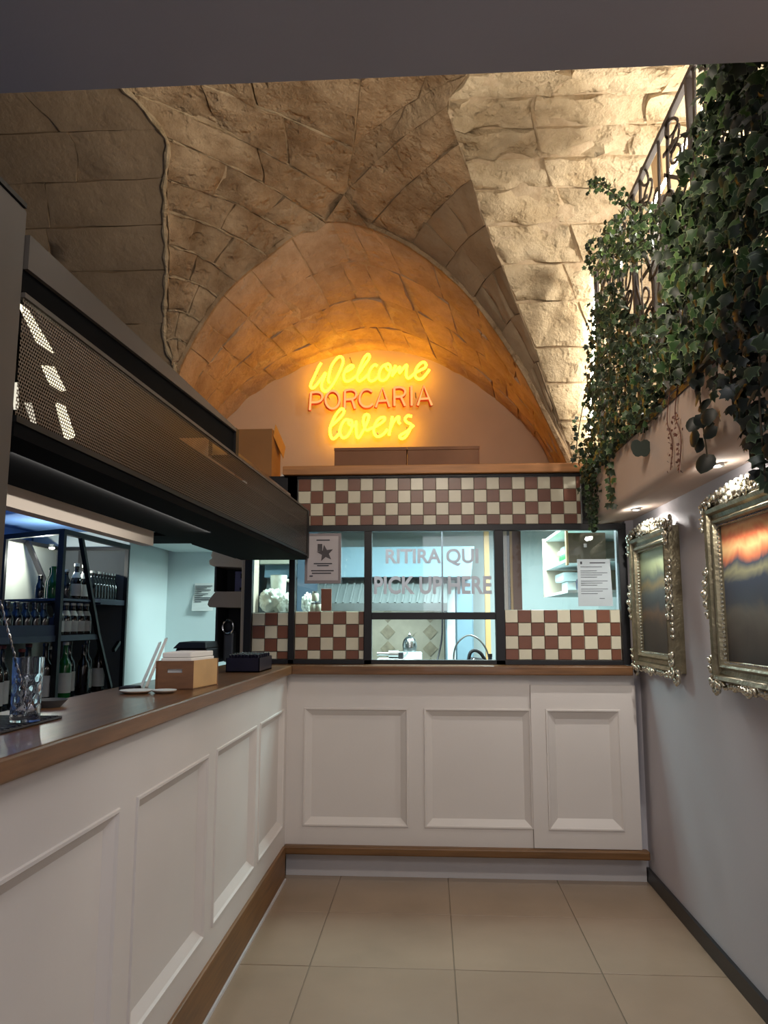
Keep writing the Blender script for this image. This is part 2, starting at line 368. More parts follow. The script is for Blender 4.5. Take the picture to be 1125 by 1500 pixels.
def thing(name, label, cat, loc, group=None):
    o = bpy.data.objects.new(name, None); COL.objects.link(o); o.location = loc; o.empty_display_size = 0.1
    ORG[o.name] = tuple(loc); return tag(o, label, cat, group)
def struct(o): o['kind'] = 'structure'; return o
def stuff(o): o['kind'] = 'stuff'; return o
def single(mb, name, m, label, cat, loc, group=None, **kw):   # a thing that is one mesh, origin at its base
    ORG['__t'] = tuple(loc)
    me = mb.mesh(name, loc); me.materials.append(m)
    if kw.get('smooth'): me.shade_smooth(); me.set_sharp_from_angle(angle=math.radians(kw.get('sharp', 40)))
    o = bpy.data.objects.new(name, me); COL.objects.link(o); o.location = loc; ORG[o.name] = tuple(loc)
    if kw.get('bevel'):
        b = o.modifiers.new('bevel', 'BEVEL'); b.width = kw['bevel']; b.segments = 2; b.limit_method = 'ANGLE'
    return tag(o, label, cat, group)
def copy_tree(o, loc, label, group=None, parent=None):
    c = o.copy(); COL.objects.link(c)
    if parent: c.parent = parent
    else:
        c.location = loc; c['label'] = label
        if group: c['group'] = group
    for ch in list(o.children): copy_tree(ch, None, None, None, c)
    return c
def bez(pts, k=6):
    """Catmull-Rom through points"""
    P = [np.array(p, float) for p in pts]; P = [2 * P[0] - P[1]] + P + [2 * P[-1] - P[-2]]; out = []
    for i in range(1, len(P) - 2):
        for j in range(k):
            t = j / k; a, b, c, d = P[i - 1], P[i], P[i + 1], P[i + 2]
            out.append(0.5 * ((2 * b) + (-a + c) * t + (2 * a - 5 * b + 4 * c - d) * t * t + (-a + 3 * b - 3 * c + d) * t ** 3))
    out.append(P[-2]); return out

# ================================================================ THE SETTING
# ---- floor: 60 cm tiles, recessed joints
fl = struct(MB().box((-2.7, -2.7, -0.05), (1.3, 7.2, -0.004)).build('floor', floor_grout))
for i in range(-2, 3):
    for j in range(-9, 2):
        x0 = 0.088 + 0.6 * (i - 1); y0 = 4.01 + 0.6 * (j - 1)
        x1 = min(x0 + 0.6, 1.2); y1 = min(y0 + 0.6, 4.57)
        if x0 > 1.15 or y0 > 4.5: continue
        g = 0.002
        MB().box((x0 + g, y0 + g, -0.004), (x1 - g, y1 - g, random.uniform(-0.0003, 0.0006))).build('tile', floor_tile, fl, bevel=0.0015)
# ---- right wall with the black skirting, loft slab with fascia and soffit
struct(MB().box((1.2, -2.7, 0), (1.32, 4.85, 2.06)).build('wall_right', wall_paint))
struct(MB().box((1.184, -2.7, 0), (1.2, 4.57, 0.072)).build('baseboard_right', black_skirt))
struct(MB().box((1.15, 4.58, 0), (1.2, 4.85, 2.06)).build('wall_right_pier', wall_paint))
lm = MB()
pr = [(0.95, 2.03), (0.953, 2.012), (0.962, 2.0), (0.98, 1.99), (1.01, 1.987), (1.2, 2.012), (1.32, 2.012), (1.32, 2.06), (2.75, 2.06), (2.75, 2.29), (0.95, 2.29)]
lm.prism(pr, 'y', 1.0, 4.72)
loft_slab = struct(lm.build('ceiling_right', fascia_paint, smooth=True, sharp=50))
MB().box((0.944, 1.67, 2.268), (0.97, 4.62, 2.292)).build('edge_strip', rail_iron, loft_slab)
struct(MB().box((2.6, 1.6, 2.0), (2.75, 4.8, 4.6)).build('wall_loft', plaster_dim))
# ---- front room: flat ceiling ending in the lintel, its walls
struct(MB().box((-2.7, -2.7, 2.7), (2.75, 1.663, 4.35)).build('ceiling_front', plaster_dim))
struct(MB().box((1.2, -2.7, 2.06), (1.32, 1.2, 2.7)).build('wall_right_upper', wall_paint))
struct(MB().box((-2.7, -2.82, 0), (1.3, -2.7, 2.7)).build('wall_rear', plaster))
struct(MB().box((-2.82, -2.7, 0), (-2.61, 7.2, 2.7)).build('wall_left', blue_lit_wall))

# ---- vault
AL = [(-1.659,4.7,2.808),(-1.605,4.7,3.034),(-1.543,4.7,3.171),(-1.458,4.7,3.33),(-1.347,4.7,3.5),(-1.242,4.7,3.619),(-1.038,4.7,3.788),(-0.86,4.7,3.925),(-0.658,4.7,4.019),(-0.515,4.5,4.084),(-0.42,4.1,4.143),(-0.335,3.6,4.171)]
BL = [(-1.675,4.72,2.814),(-1.621,4.68,3.028),(-1.669,4.62,3.189),(-1.641,4.52,3.353),(-1.595,4.38,3.512),(-1.548,4.24,3.648),(-1.513,4.1,3.777),(-1.466,3.95,3.889),(-1.401,3.75,4.002),(-1.53,3.52,4.118),(-1.636,3.3,4.184),(-1.749,3.05,4.227)]
AR = [(0.893,4.7,2.29),(0.847,4.7,2.41),(0.75,4.7,2.636),(0.619,4.7,2.923),(0.459,4.7,3.204),(0.291,4.7,3.449),(0.106,4.7,3.647),(-0.112,4.7,3.822),(-0.379,4.7,3.967),(-0.515,4.5,4.084),(-0.42,4.1,4.143),(-0.335,3.6,4.171)]
BR = [(0.917,4.74,2.297),(0.868,4.72,2.444),(0.774,4.65,2.709),(0.68,4.58,2.992),(0.558,4.47,3.256),(0.441,4.34,3.501),(0.337,4.18,3.677),(0.246,3.97,3.839),(0.174,3.8,3.933),(0.112,3.6,4.018),(0.199,3.45,4.07),(0.304,3.2,4.113)]
AF = [(-1.74,4.7,2.3),(-1.70,4.7,2.55),(-1.659,4.7,2.808),(-1.605,4.7,3.034),(-1.543,4.7,3.171),(-1.458,4.7,3.33),(-1.347,4.7,3.5),(-1.242,4.7,3.619),(-1.038,4.7,3.788),(-0.86,4.7,3.925),(-0.658,4.7,4.019),(-0.536,4.7,4.015),(-0.379,4.7,3.967),(-0.112,4.7,3.822),(0.106,4.7,3.647),(0.291,4.7,3.449),(0.459,4.7,3.204),(0.619,4.7,2.923),(0.75,4.7,2.636),(0.847,4.7,2.41),(0.893,4.7,2.29)]
AB = [(-2.0,6,2.3),(-1.92,6,2.55),(-1.809,6,2.788),(-1.621,6,3.069),(-1.456,6,3.226),(-1.262,6,3.355),(-1.067,6,3.455),(-0.9,6,3.516),(-0.704,6,3.569),(-0.537,6,3.595),(-0.359,6,3.597),(-0.175,6,3.57),(0.018,6,3.508),(0.209,6,3.407),(0.371,6,3.307),(0.516,6,3.203),(0.654,6,3.077),(0.769,6,2.953),(0.863,6,2.835),(0.939,6,2.707),(1.02,6,2.4)]
def curve_fn(pts):
    P = np.array(pts, float); P = np.vstack([2 * P[0] - P[1], P, 2 * P[-1] - P[-2]])
    n = len(pts)
    def f(s):   # s in 0..n-1
        s = min(max(s, 0), n - 1 - 1e-6); i = int(s); t = s - i
        a, b, c, d = P[i], P[i + 1], P[i + 2], P[i + 3]
        return 0.5 * ((2 * b) + (-a + c) * t + (2 * a - 5 * b + 4 * c - d) * t * t + (-a + 3 * b - 3 * c + d) * t ** 3)
    return f
fAL, fBL, fAR, fBR, fAF, fAB = map(curve_fn, (AL, BL, AR, BR, AF, AB))
def surf_left(s, t):    # middle cell, left half: t=0 arch/crown, t=1 groin
    a, b = fAL(s), fBL(s); p = a + (b - a) * t; p = p + np.array([0, -0.02, 0.03]) * math.sin(math.pi * t); return p
def surf_right(s, t):
    a, b = fAR(s), fBR(s); p = a + (b - a) * t; p = p + np.array([0, -0.02, 0.03]) * math.sin(math.pi * t); return p
def surf_arch(s, t):
    return fAF(s) * (1 - t) + fAB(s) * t
def web_right(s, t):    # s along the groin, t = x in metres beyond it
    b = fBR(s); return np.array([b[0] + t, b[1], b[2]])
def web_left(s, t):
    b = fBL(s); return np.array([b[0] - t, b[1], b[2]])
ROOM = np.array([-0.3, 3.2, 2.6])
def nrm(fn, s, t, e=0.02):
    a = fn(s + e, t) - fn(s - e, t); b = fn(s, t + e) - fn(s, t - e)
    n = np.cross(a, b); n = n / (np.linalg.norm(n) + 1e-9)
    return n if np.dot(ROOM - fn(s, t), n) > 0 else -n
def sheet(name, fn, s0, s1, t0, t1, n, m, material, depth=0.0):
    mb = MB(); vs = []
    for i in range(n + 1):
        for j in range(m + 1):
            s = s0 + (s1 - s0) * i / n; t = t0 + (t1 - t0) * j / m
            vs.append(fn(s, t) - nrm(fn, s, t) * depth)
    fs = [(i * (m + 1) + j, i * (m + 1) + j + 1, (i + 1) * (m + 1) + j + 1, (i + 1) * (m + 1) + j) for i in range(n) for j in range(m)]
    return mb.add(vs, fs).build(name, material, smooth=True, sharp=80)
def stone(fn, s0, s1, t0, t1, parent, material, n=5, m=6, proud=0.02, rough=0.012, joint=0.012, seed=0, freq=6.0, wob=0.02):
    """one squared stone with an uneven face, its sides running back into the joint"""
    # inset in metres
    ls = np.linalg.norm(fn(s1, (t0 + t1) / 2) - fn(s0, (t0 + t1) / 2)) + 1e-6; lt = np.linalg.norm(fn((s0 + s1) / 2, t1) - fn((s0 + s1) / 2, t0)) + 1e-6
    ds = min(0.3, joint / ls) * (s1 - s0); dt = min(0.3, joint / lt) * (t1 - t0)
    vs = []; tilt = (random.uniform(-1, 1) * 0.008, random.uniform(-1, 1) * 0.008); lift = random.uniform(0.3, 1.0) * proud
    for i in range(n + 1):
        for j in range(m + 1):
            a, b = i / n, j / m
            s = s0 + ds + (s1 - s0 - 2 * ds) * a; t = t0 + dt + (t1 - t0 - 2 * dt) * b
            p = fn(s, t); nn = nrm(fn, s, t)
            edge = min(a, 1 - a, b, 1 - b)
            q = Vector(p * freq) + Vector((seed * 3.1, seed * 1.7, 0))
            h = lift + tilt[0] * (a - .5) + tilt[1] * (b - .5) + rough * noise.fractal(q, 0.8, 2.1, 4)
            if edge < 1e-6: h -= 0.006
            w = noise.noise_vector(Vector(p * 7) + Vector((seed, 0, 0))) * wob if edge < 1e-6 else Vector((0, 0, 0))
            vs.append(p + nn * h + np.array(w) * 0.5)
    fs = [(i * (m + 1) + j, i * (m + 1) + j + 1, (i + 1) * (m + 1) + j + 1, (i + 1) * (m + 1) + j) for i in range(n) for j in range(m)]
    ring = [(i, 0) for i in range(n + 1)] + [(n, j) for j in range(1, m + 1)] + [(i, m) for i in range(n - 1, -1, -1)] + [(0, j) for j in range(m - 1, 0, -1)]
    base = len(vs)
    for (i, j) in ring:
        s = s0 + ds + (s1 - s0 - 2 * ds) * i / n; t = t0 + dt + (t1 - t0 - 2 * dt) * j / m
        vs.append(fn(s, t) - nrm(fn, s, t) * 0.02)
    R = len(ring)
    for k in range(R):
        a = ring[k]; b = ring[(k + 1) % R]
        fs.append((a[0] * (m + 1) + a[1], b[0] * (m + 1) + b[1], base + (k + 1) % R, base + k))
    return MB().add(vs, fs).build('stone', material, parent, smooth=True, sharp=60)

seed = 0
vault = struct(sheet('ceiling', surf_left, 0, 11, 0, 1, 30, 8, mortar, 0.012))
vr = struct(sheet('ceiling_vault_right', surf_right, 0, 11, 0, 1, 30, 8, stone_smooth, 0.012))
cuts = {0: [0, .55, 1], 1: [0, .5, 1], 2: [0, .62, 1], 3: [0, .4, 1], 4: [0, .58, 1], 5: [0, .36, .72, 1], 6: [0, .5, 1], 7: [0, .3, .66, 1], 8: [0, .45, 1], 9: [0, .3, .62, 1], 10: [0, .4, .75, 1]}
for k in range(11):
    c = cuts[k]
    for a, b in zip(c[:-1], c[1:]):
        seed += 1; stone(surf_left, k, k + 1, a, b, vault, stone_mid, seed=seed, proud=0.022, rough=0.026, joint=0.007)
    c = cuts[(k + 3) % 11]
    for a, b in zip(c[:-1], c[1:]):
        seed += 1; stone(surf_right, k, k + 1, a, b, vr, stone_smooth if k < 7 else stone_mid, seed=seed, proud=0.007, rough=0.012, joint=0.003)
# keystone piece where the crown meets the arch
kp = [fAL(8), fAF(11), fAR(8), fAR(9)]
MB().hexa([p + np.array([0, -0.03, -0.02]) for p in kp] + [p + np.array([0, 0.06, 0.06]) for p in kp]).build('stone', stone_mid, vault)
# the arch over the kitchen front: four rings of voussoirs
arch = struct(sheet('ceiling_arch', surf_arch, 0, 20, 0, 1, 60, 10, mortar, 0.004))
rings = [0.0, 0.27, 0.54, 0.78, 1.0]
for r in range(4):
    js = []; s = 0.0
    while s < 20:
        js.append(s); step = 1.25 if s < 12 else 1.3
        s += step * (1 + 0.15 * math.sin(r * 2.1 + s))
    js[-1] = 20
    for a, b in zip(js[:-1], js[1:]):
        if r == 0 and False: continue
        seed += 1; stone(surf_arch, a, b, rings[r], rings[r + 1], arch, stone_arch, n=4, m=4, seed=seed, proud=0.011, rough=0.016, joint=0.005)
# arris of the arch towards the bay
ar = MB(); pts = [fAF(s * 0.5) for s in range(0, 41)]
ar.tube([p + np.array([0, -0.012, 0.012]) for p in pts], 0.022, 6)
ar.build('arris', stone_mid, arch, smooth=True)
# right web: horizontal courses over the loft
wr = struct(sheet('ceiling_web_right', web_right, 0, 11, 0, 2.5, 30, 10, mortar, 0.004))
sb = [0, .9, 1.75, 2.55, 3.3, 4.25, 5.05, 6.0, 6.75, 7.55, 8.4, 9.2, 10.1, 11]
for k in range(len(sb) - 1):
    x = 0.0; first = True
    while x < 2.5:
        w = random.uniform(0.34, 0.52) if first else random.uniform(0.4, 0.75)
        if k in (8, 9): w = 0.42 if first else w
        x1 = min(2.5, x + w); first = False
        if x < 1.35:
            seed += 1; stone(web_right, sb[k], sb[k + 1], x, x1, wr, stone_bright, n=6, m=8, seed=seed, proud=0.034, rough=0.046 if k > 4 else 0.026, joint=0.008, freq=9)
        x = x1
# left web: large flat plastered stones
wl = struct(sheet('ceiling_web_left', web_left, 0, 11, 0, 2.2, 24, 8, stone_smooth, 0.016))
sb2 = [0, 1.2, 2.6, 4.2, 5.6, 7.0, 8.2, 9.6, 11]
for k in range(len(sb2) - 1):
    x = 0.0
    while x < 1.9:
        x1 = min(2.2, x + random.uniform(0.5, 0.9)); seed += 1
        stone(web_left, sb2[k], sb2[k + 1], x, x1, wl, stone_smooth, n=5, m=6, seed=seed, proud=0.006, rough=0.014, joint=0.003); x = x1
# pale raised mortar ridges along the bed joints
for k in range(1, 11):
    rp = []
    for i in range(25):
        q = surf_left(k, 0.03 + 0.94 * i / 24); v = noise.noise_vector(Vector(q * 11)); rp.append(q + nrm(surf_left, k, 0.5) * 0.010 + np.array([v.x * 0.010, 0, v.z * 0.010]))
    MB().tube(rp, [0.005 + 0.0035 * math.sin(i * 1.3 + k) for i in range(25)], 5).build('mortar_ridge', stone_bright, vault, smooth=True)
# rough mortar seam along the left groin
sm = MB(); gp = []
for i in range(0, 56):
    p = fBL(i * 0.2); v = noise.noise_vector(Vector(p * 9)); gp.append(p + np.array([v.x * 0.012, -0.012, v.z * 0.012 - 0.01]))
sm.tube(gp, [0.013 + 0.006 * math.sin(i * 1.7) for i in range(56)], 6); sm.build('seam', stone_bright, vault, smooth=True)
# crown of the vault above the lintel, and the walls the vault stands on
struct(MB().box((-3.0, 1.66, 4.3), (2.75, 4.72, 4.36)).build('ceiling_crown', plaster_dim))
struct(MB().box((-4.0, 4.74, 2.3), (-1.69, 4.84, 3.1)).build('wall_back_left', lunette_plaster))
struct(MB().box((0.93, 4.76, 2.06), (2.7, 4.86, 3.0)).build('wall_back_right', stone_bright))
# lunette wall behind the sign, ceiling slab of the kitchen below it
struct(MB().box((-2.1, 6.0, 2.2), (1.3, 6.1, 3.75)).build('wall_lunette', lunette_plaster))
struct(MB().box((-1.5, 4.7, 2.262), (1.6, 6.0, 2.296)).build('ceiling_kitchen', kitchen_white))

# ---- kitchen shell and bar-back shell
struct(MB().box((-1.5, 7.0, 0), (1.6, 7.1, 2.3)).build('wall_kitchen', kitchen_white))
struct(MB().box((1.5, 4.86, 0), (1.6, 7.0, 2.3)).build('wall_kitchen_right', kitchen_white))
struct(MB().box((-1.52, 5.64, 0), (-1.42, 7.0, 2.3)).build('wall_kitchen_left', kitchen_white))
struct(MB().box((-2.6, 5.64, 0), (-1.52, 5.74, 2.3)).build('wall_passage', kitchen_white))
struct(MB().box((-2.6, 4.89, 0), (-1.95, 5.64, 2.3)).build('wall_passage_left', kitchen_white))
struct(MB().box((-2.61, 1.2, 2.0), (-1.25, 5.64, 2.06)).build('ceiling_bar', blue_lit_wall))
bk = struct(MB().box((-1.25, 1.2, 1.745), (-1.2, 3.27, 2.06)).build('beam', mat('beam_plaster', (236, 222, 206), 0.85, var=0.03, scale=3)))
MB().box((-1.9, 3.27, 1.93), (-1.25, 5.64, 2.0)).build('beam_board', kitchen_white, bk)

# ---- kitchen front: steel framed windows with checkered tiles
# frame members
wf = MB()
Y0, Y1 = 4.575, 4.63
def fr(x0, x1, z0, z1, y0=Y0, y1=Y1): wf.box((x0, y0, z0), (x1, y1, z1))
fr(-1.11, -1.065, 1.17, 1.83); fr(-0.842, -0.806, 1.17, 1.83)
fr(-0.806, 1.155, 1.955, 1.992)          # transom
fr(-0.39, -0.345, 1.17, 1.955); fr(0.383, 0.437, 1.17, 1.955)
fr(1.108, 1.155, 1.17, 1.955); fr(-1.065, 1.108, 1.17, 1.196)
fr(-0.345, 0.383, 1.43, 1.472)
fr(0.906, 0.945, 1.992, 2.29); fr(-0.88, 0.945, 2.284, 2.297); fr(-0.86, -0.80, 1.955, 2.29)
fr(-1.11, -0.80, 1.83, 2.297)
w1 = struct(wf.build('window_1', black_steel, bevel=0.002))
MB().box((-1.06, 4.60, 1.196), (-0.845, 4.606, 1.83)).build('pane', glass_clear, w1)
MB().box((-0.80, 4.60, 1.47), (-0.395, 4.606, 1.955)).build('pane', glass_clear, w1)
MB().box((-0.343, 4.60, 1.474), (0.381, 4.606, 1.953)).build('pane', glass_clear, w1)
MB().box((0.44, 4.60, 1.487), (1.106, 4.606, 1.953)).build('pane', glass_clear, w1)
# backing boards for the tiles = the masonry of the kitchen front
wb = MB()
wb.box((-0.80, 4.605, 1.992), (0.906, 4.7, 2.296)); wb.box((-1.065, 4.607, 1.196), (-0.842, 4.67, 1.472))
wb.box((-0.806, 4.607, 1.196), (-0.39, 4.67, 1.478)); wb.box((0.437, 4.607, 1.196), (1.108, 4.67, 1.487))
wb.box((-1.1, 4.62, 0.0), (1.15, 4.72, 1.14)); wb.box((-1.5, 4.66, 0), (-1.1, 4.72, 1.14)); wb.box((0.945, 4.64, 1.99), (1.2, 4.7, 2.3))
wback = struct(wb.build('wall_back', grout))
tile_me = {}
def tile(x0, x1, z0, z1, brown):
    if x1 - x0 < 0.006 or z1 - z0 < 0.006: return
    key = (round(x1 - x0, 4), round(z1 - z0, 4), brown)
    if key not in tile_me:
        w, hh = x1 - x0 - 0.0022, z1 - z0 - 0.0022; e = 0.0016
        p = [(-w/2, 0, -hh/2), (w/2, 0, -hh/2), (w/2, 0, hh/2), (-w/2, 0, hh/2), (-w/2+e, -0.008, -hh/2+e), (w/2-e, -0.008, -hh/2+e), (w/2-e, -0.008, hh/2-e), (-w/2+e, -0.008, hh/2-e)]
        me = MB().hexa(p).mesh('tile'); me.materials.append(brown_tile if brown else cream_tile); tile_me[key] = me
    o = bpy.data.objects.new('tile', tile_me[key]); COL.objects.link(o); o.parent = wback
    o.location = ((x0 + x1) / 2, 4.606 + random.uniform(0, 0.0008), (z0 + z1) / 2); ORG[o.name] = (0, 0, 0)
T = 0.0762
def tiles(xa, xb, ztop, zbot, first_brown, y=None):
    z = ztop; r = 0
    while z > zbot + 0.004:
        x = xa; c = 0; zb = max(zbot, z - T)
        while x < xb - 0.004:
            tile(x, min(xb, x + T), zb, z, (c + r + first_brown) % 2 == 1); x += T; c += 1
        z -= T; r += 1
tiles(-0.797, 0.904, 2.282, 1.994, 1)
tiles(-1.063, -0.844, 1.470, 1.197, 0)
tiles(-0.804, -0.392, 1.478, 1.197, 0)
tiles(0.439, 1.106, 1.487, 1.197, 0)
tile(-0.652, -0.586, 1.479, 1.614, True)
# aluminium edge trims of the upper tile field
tr = MB(); tr.box((-0.803, 4.596, 1.993), (-0.798, 4.606, 2.284)); tr.box((-0.803, 4.596, 2.282), (0.906, 4.606, 2.287)); tr.box((0.903, 4.596, 1.993), (0.907, 4.606, 2.284))
tr.build('edge_trim', steel, wback)

# ================================================================ COUNTERS
def panel_frame(mb, u0, u1, z0, z1, holes, place, thick=0.03):
    """flat board with rectangular holes; place(u, z, d) -> world point, d = depth into the board"""
    us = sorted({u0, u1, *[h[0] for h in holes], *[h[1] for h in holes]}); zs = sorted({z0, z1, *[h[2] for h in holes], *[h[3] for h in holes]})
    for a, b in zip(us[:-1], us[1:]):
        for c, d in zip(zs[:-1], zs[1:]):
            if any(h[0] - 1e-6 <= a and b <= h[1] + 1e-6 and h[2] - 1e-6 <= c and d <= h[3] + 1e-6 for h in holes): continue
            mb.quad(place(a, c, 0), place(b, c, 0), place(b, d, 0), place(a, d, 0))
def recessed(u0, u1, z0, z1, place, bev=0.034, depth=0.022, lip=0.006):
    mb = MB()
    def ring(i, d): return [place(u0 + i, z0 + i, d), place(u1 - i, z0 + i, d), place(u1 - i, z1 - i, d), place(u0 + i, z1 - i, d)]
    rings = [ring(-0.012, 0.0), ring(-0.010, -lip), ring(-0.002, -lip), ring(0.004, 0.002), ring(bev, depth), ring(bev + 0.004, depth)]
    vs = [p for r in rings for p in r]; fs = []
    for k in range(len(rings) - 1):
        for i in range(4):
            j = (i + 1) % 4; fs.append((k * 4 + i, k * 4 + j, (k + 1) * 4 + j, (k + 1) * 4 + i))
    e = (len(rings) - 1) * 4; fs.append((e, e + 1, e + 2, e + 3))
    return mb.add(vs, fs)
# left counter
XL = -0.826
pl = lambda u, z, d: (XL - d, u, z)
lc = thing('bar_counter', 'long white panelled bar counter under the wooden worktop on the left', 'counter', (-1.0, 2.5, 0))
holes = [(0.62, 1.27, .30, .92), (1.41, 2.07, .30, .92), (2.215, 2.90, .30, .92), (3.03, 3.70, .30, .92), (3.80, 4.40, .30, .92)]
m_ = MB(); panel_frame(m_, 0.3, 4.5, 0.17, 1.12, holes, pl)
m_.box((-1.19, 0.3, 0.0), (-1.15, 4.5, 1.12)); m_.box((-1.15, 0.3, 0.0), (XL - 0.03, 0.33, 1.12))
m_.build('body', panel_white, lc)
for hh in holes: recessed(*hh, pl).build('panel', panel_white, lc)
MB().box((-0.86, 0.3, 0.012), (-0.812, 4.455, 0.182)).build('kickboard', wood_rail, lc, bevel=0.006)
MB().box((-0.87, 0.3, 0.0), (-0.806, 4.455, 0.012)).build('floor_bead', plinth_white, lc)
# back counter
YB = 4.5
pb = lambda u, z, d: (u, YB + d, z)
bc = thing('service_counter', 'white panelled service counter below the kitchen hatch', 'counter', (0.16, 4.55, 0))
holes = [(-0.715, -0.14, .292, .918), (-0.028, 0.552, .292, .918)]
m_ = MB(); panel_frame(m_, -0.826, 0.56, 0.18, 1.12, holes, pb); m_.box((-0.826, 4.575, 0.0), (1.147, 4.6, 1.12)); m_.box((0.56, YB, 1.105), (1.147, 4.575, 1.12))
m_.box((0.56, YB + 0.012, 0.95), (1.147, YB + 0.03, 1.12))
m_.build('body', panel_white, bc)
for hh in holes: recessed(*hh, pb).build('panel', panel_white, bc)
dr = (0.655, 1.045, .292, .918); pd = lambda u, z, d: (u, YB - 0.012 + d, z)
m_ = MB(); panel_frame(m_, 0.562, 1.145, 0.185, 1.062, [dr], pd)
m_.quad(pd(.562, .185, 0), pd(.562, .185, .03), pd(.562, 1.062, .03), pd(.562, 1.062, 0)); m_.quad(pd(.562, 1.062, 0), pd(1.145, 1.062, 0), pd(1.145, 1.062, .03), pd(.562, 1.062, .03))
m_.quad(pd(1.145, .185, 0), pd(1.145, 1.062, 0), pd(1.145, 1.062, .03), pd(1.145, .185, .03))
do = m_.build('door', panel_white, bc); do['label'] = 'cabinet door with a deeper recessed panel'
recessed(*dr, pd, bev=0.045, depth=0.03).build('panel', panel_white, do)
MB().box((-0.826, 4.457, 0.137), (1.18, 4.52, 0.182)).build('foot_rail', wood_rail_x, bc, bevel=0.008)
MB().box((-0.826, 4.555, 0.0), (1.18, 4.575, 0.137)).build('plinth', plinth_white, bc)
# worktop, L shaped
wt = thing('worktop', 'brown wooden L-shaped worktop running over both white counters', 'worktop', (-0.8, 3.0, 1.12))
MB().prism([(-1.2, 0.3), (-0.788, 0.3), (-0.788, 4.43), (-1.2, 4.66)], 'z', 1.12, 1.17).build('board', wood_top, wt, bevel=0.006)
MB().prism([(-0.786, 4.432), (1.125, 4.432), (1.125, 4.66), (-1.198, 4.66)], 'z', 1.12, 1.17).build('board', wood_top_x, wt, bevel=0.006)

# wooden shelf above the tiles
sh = single(MB().box((-0.885, 4.54, 2.298), (0.935, 5.95, 2.352)), 'top_shelf', wood_shelf, 'long wooden shelf board on top of the checkered tile front', 'shelf', (0, 4.8, 2.298), bevel=0.004)

# ================================================================ HOOD RACK OVER THE BAR
hd = thing('hanging_rack', 'long black overhead bar rack with a perforated front sheet', 'bar rack', (-0.95, 2.9, 1.73))
def hex_yz(name, m, pts, **kw):   # pts: 8 (x,y,z)
    return MB().hexa(pts).build(name, m, hd, **kw)
# the front face is upright and turned a little in plan
def fx(y, d=0.0): return -0.80 + 0.0272 * (y - 1.4) - d
a0, a1, b0, b1 = (fx(1.405), 1.405, 1.812), (fx(4.45), 4.45, 1.806), (fx(4.45), 4.45, 2.07), (fx(1.405), 1.405, 2.063)
me = bpy.data.meshes.new('perforated_sheet'); me.from_pydata([tuple(np.array(p) - np.array(hd.location)) for p in (a0, a1, b0, b1)], [], [(0, 1, 2, 3)])
uvl = me.uv_layers.new(name='UVMap'); L = [(1.40, 0), (4.45, 0), (4.45, .263), (1.40, .255)]
for i, lp in enumerate(me.loops): uvl.data[i].uv = L[lp.vertex_index]
me.materials.append(mesh_sheet); o = bpy.data.objects.new('perforated_sheet', me); COL.objects.link(o); o.parent = hd; o['label'] = 'brown perforated metal sheet with round holes'
def slab(name, m, y0, y1, d0, d1, za0, za1, zb0, zb1, **kw):   # follows the face: depths d0<d1 behind it, heights at the near and far end
    return MB().hexa([(fx(y0, d1), y0, za0), (fx(y0, d0), y0, za0), (fx(y1, d0), y1, zb0), (fx(y1, d1), y1, zb0), (fx(y0, d1), y0, za1), (fx(y0, d0), y0, za1), (fx(y1, d0), y1, zb1), (fx(y1, d1), y1, zb1)]).build(name, m, hd, **kw)
slab('lower_rim', black_hood, 1.405, 4.45, -0.004, 0.012, 1.803, 1.816, 1.797, 1.810)
slab('upper_rim', dark_board, 1.405, 4.45, -0.004, 0.010, 2.056, 2.066, 2.062, 2.072)
MB().prism([(-1.10, 1.405), (fx(1.405), 1.405), (fx(4.45), 4.45), (-1.10, 4.45)], 'z', 1.775, 1.803).build('base_board', black_matte, hd)
MB().box((-1.36, 3.28, 1.79), (-1.10, 3.62, 1.806)).build('base_board', black_matte, hd)
MB().box((-1.14, 3.62, 1.785), (-1.10, 4.45, 1.806)).build('base_board', black_matte, hd)
MB().box((-1.12, 4.452, 1.79), (-0.714, 4.52, 2.072)).build('end_board', black_hood, hd)
slab('inner_shelf', black_matte, 1.405, 4.44, 0.01, 0.24, 1.908, 1.92, 1.908, 1.92)
slab('inner_shelf', black_matte, 1.405, 4.44, 0.01, 0.24, 1.983, 1.991, 1.983, 1.991)
MB().box((-1.13, 2.14, 1.806), (-1.11, 4.45, 2.06)).build('back_board', black_matte, hd)
slab('top_board', black_hood, 1.405, 2.93, 0.05, 0.30, 2.14, 2.15, 2.14, 2.15)
slab('upper_band', black_matte, 1.405, 2.91, 0.004, 0.03, 2.067, 2.117, 2.072, 2.159)
slab('fascia', dark_board, 1.405, 2.91, -0.006, 0.05, 2.115, 2.187, 2.157, 2.169)
slab('post', black_hood, 2.905, 2.945, -0.006, 0.03, 2.067, 2.172, 2.067, 2.172)
slab('back_panel', wood_top, 2.945, 4.45, 0.10, 0.115, 2.07, 2.165, 2.07, 2.165)
slab('top_ledge', black_hood, 2.945, 4.45, 0.0, 0.10, 2.06, 2.073, 2.06, 2.073)
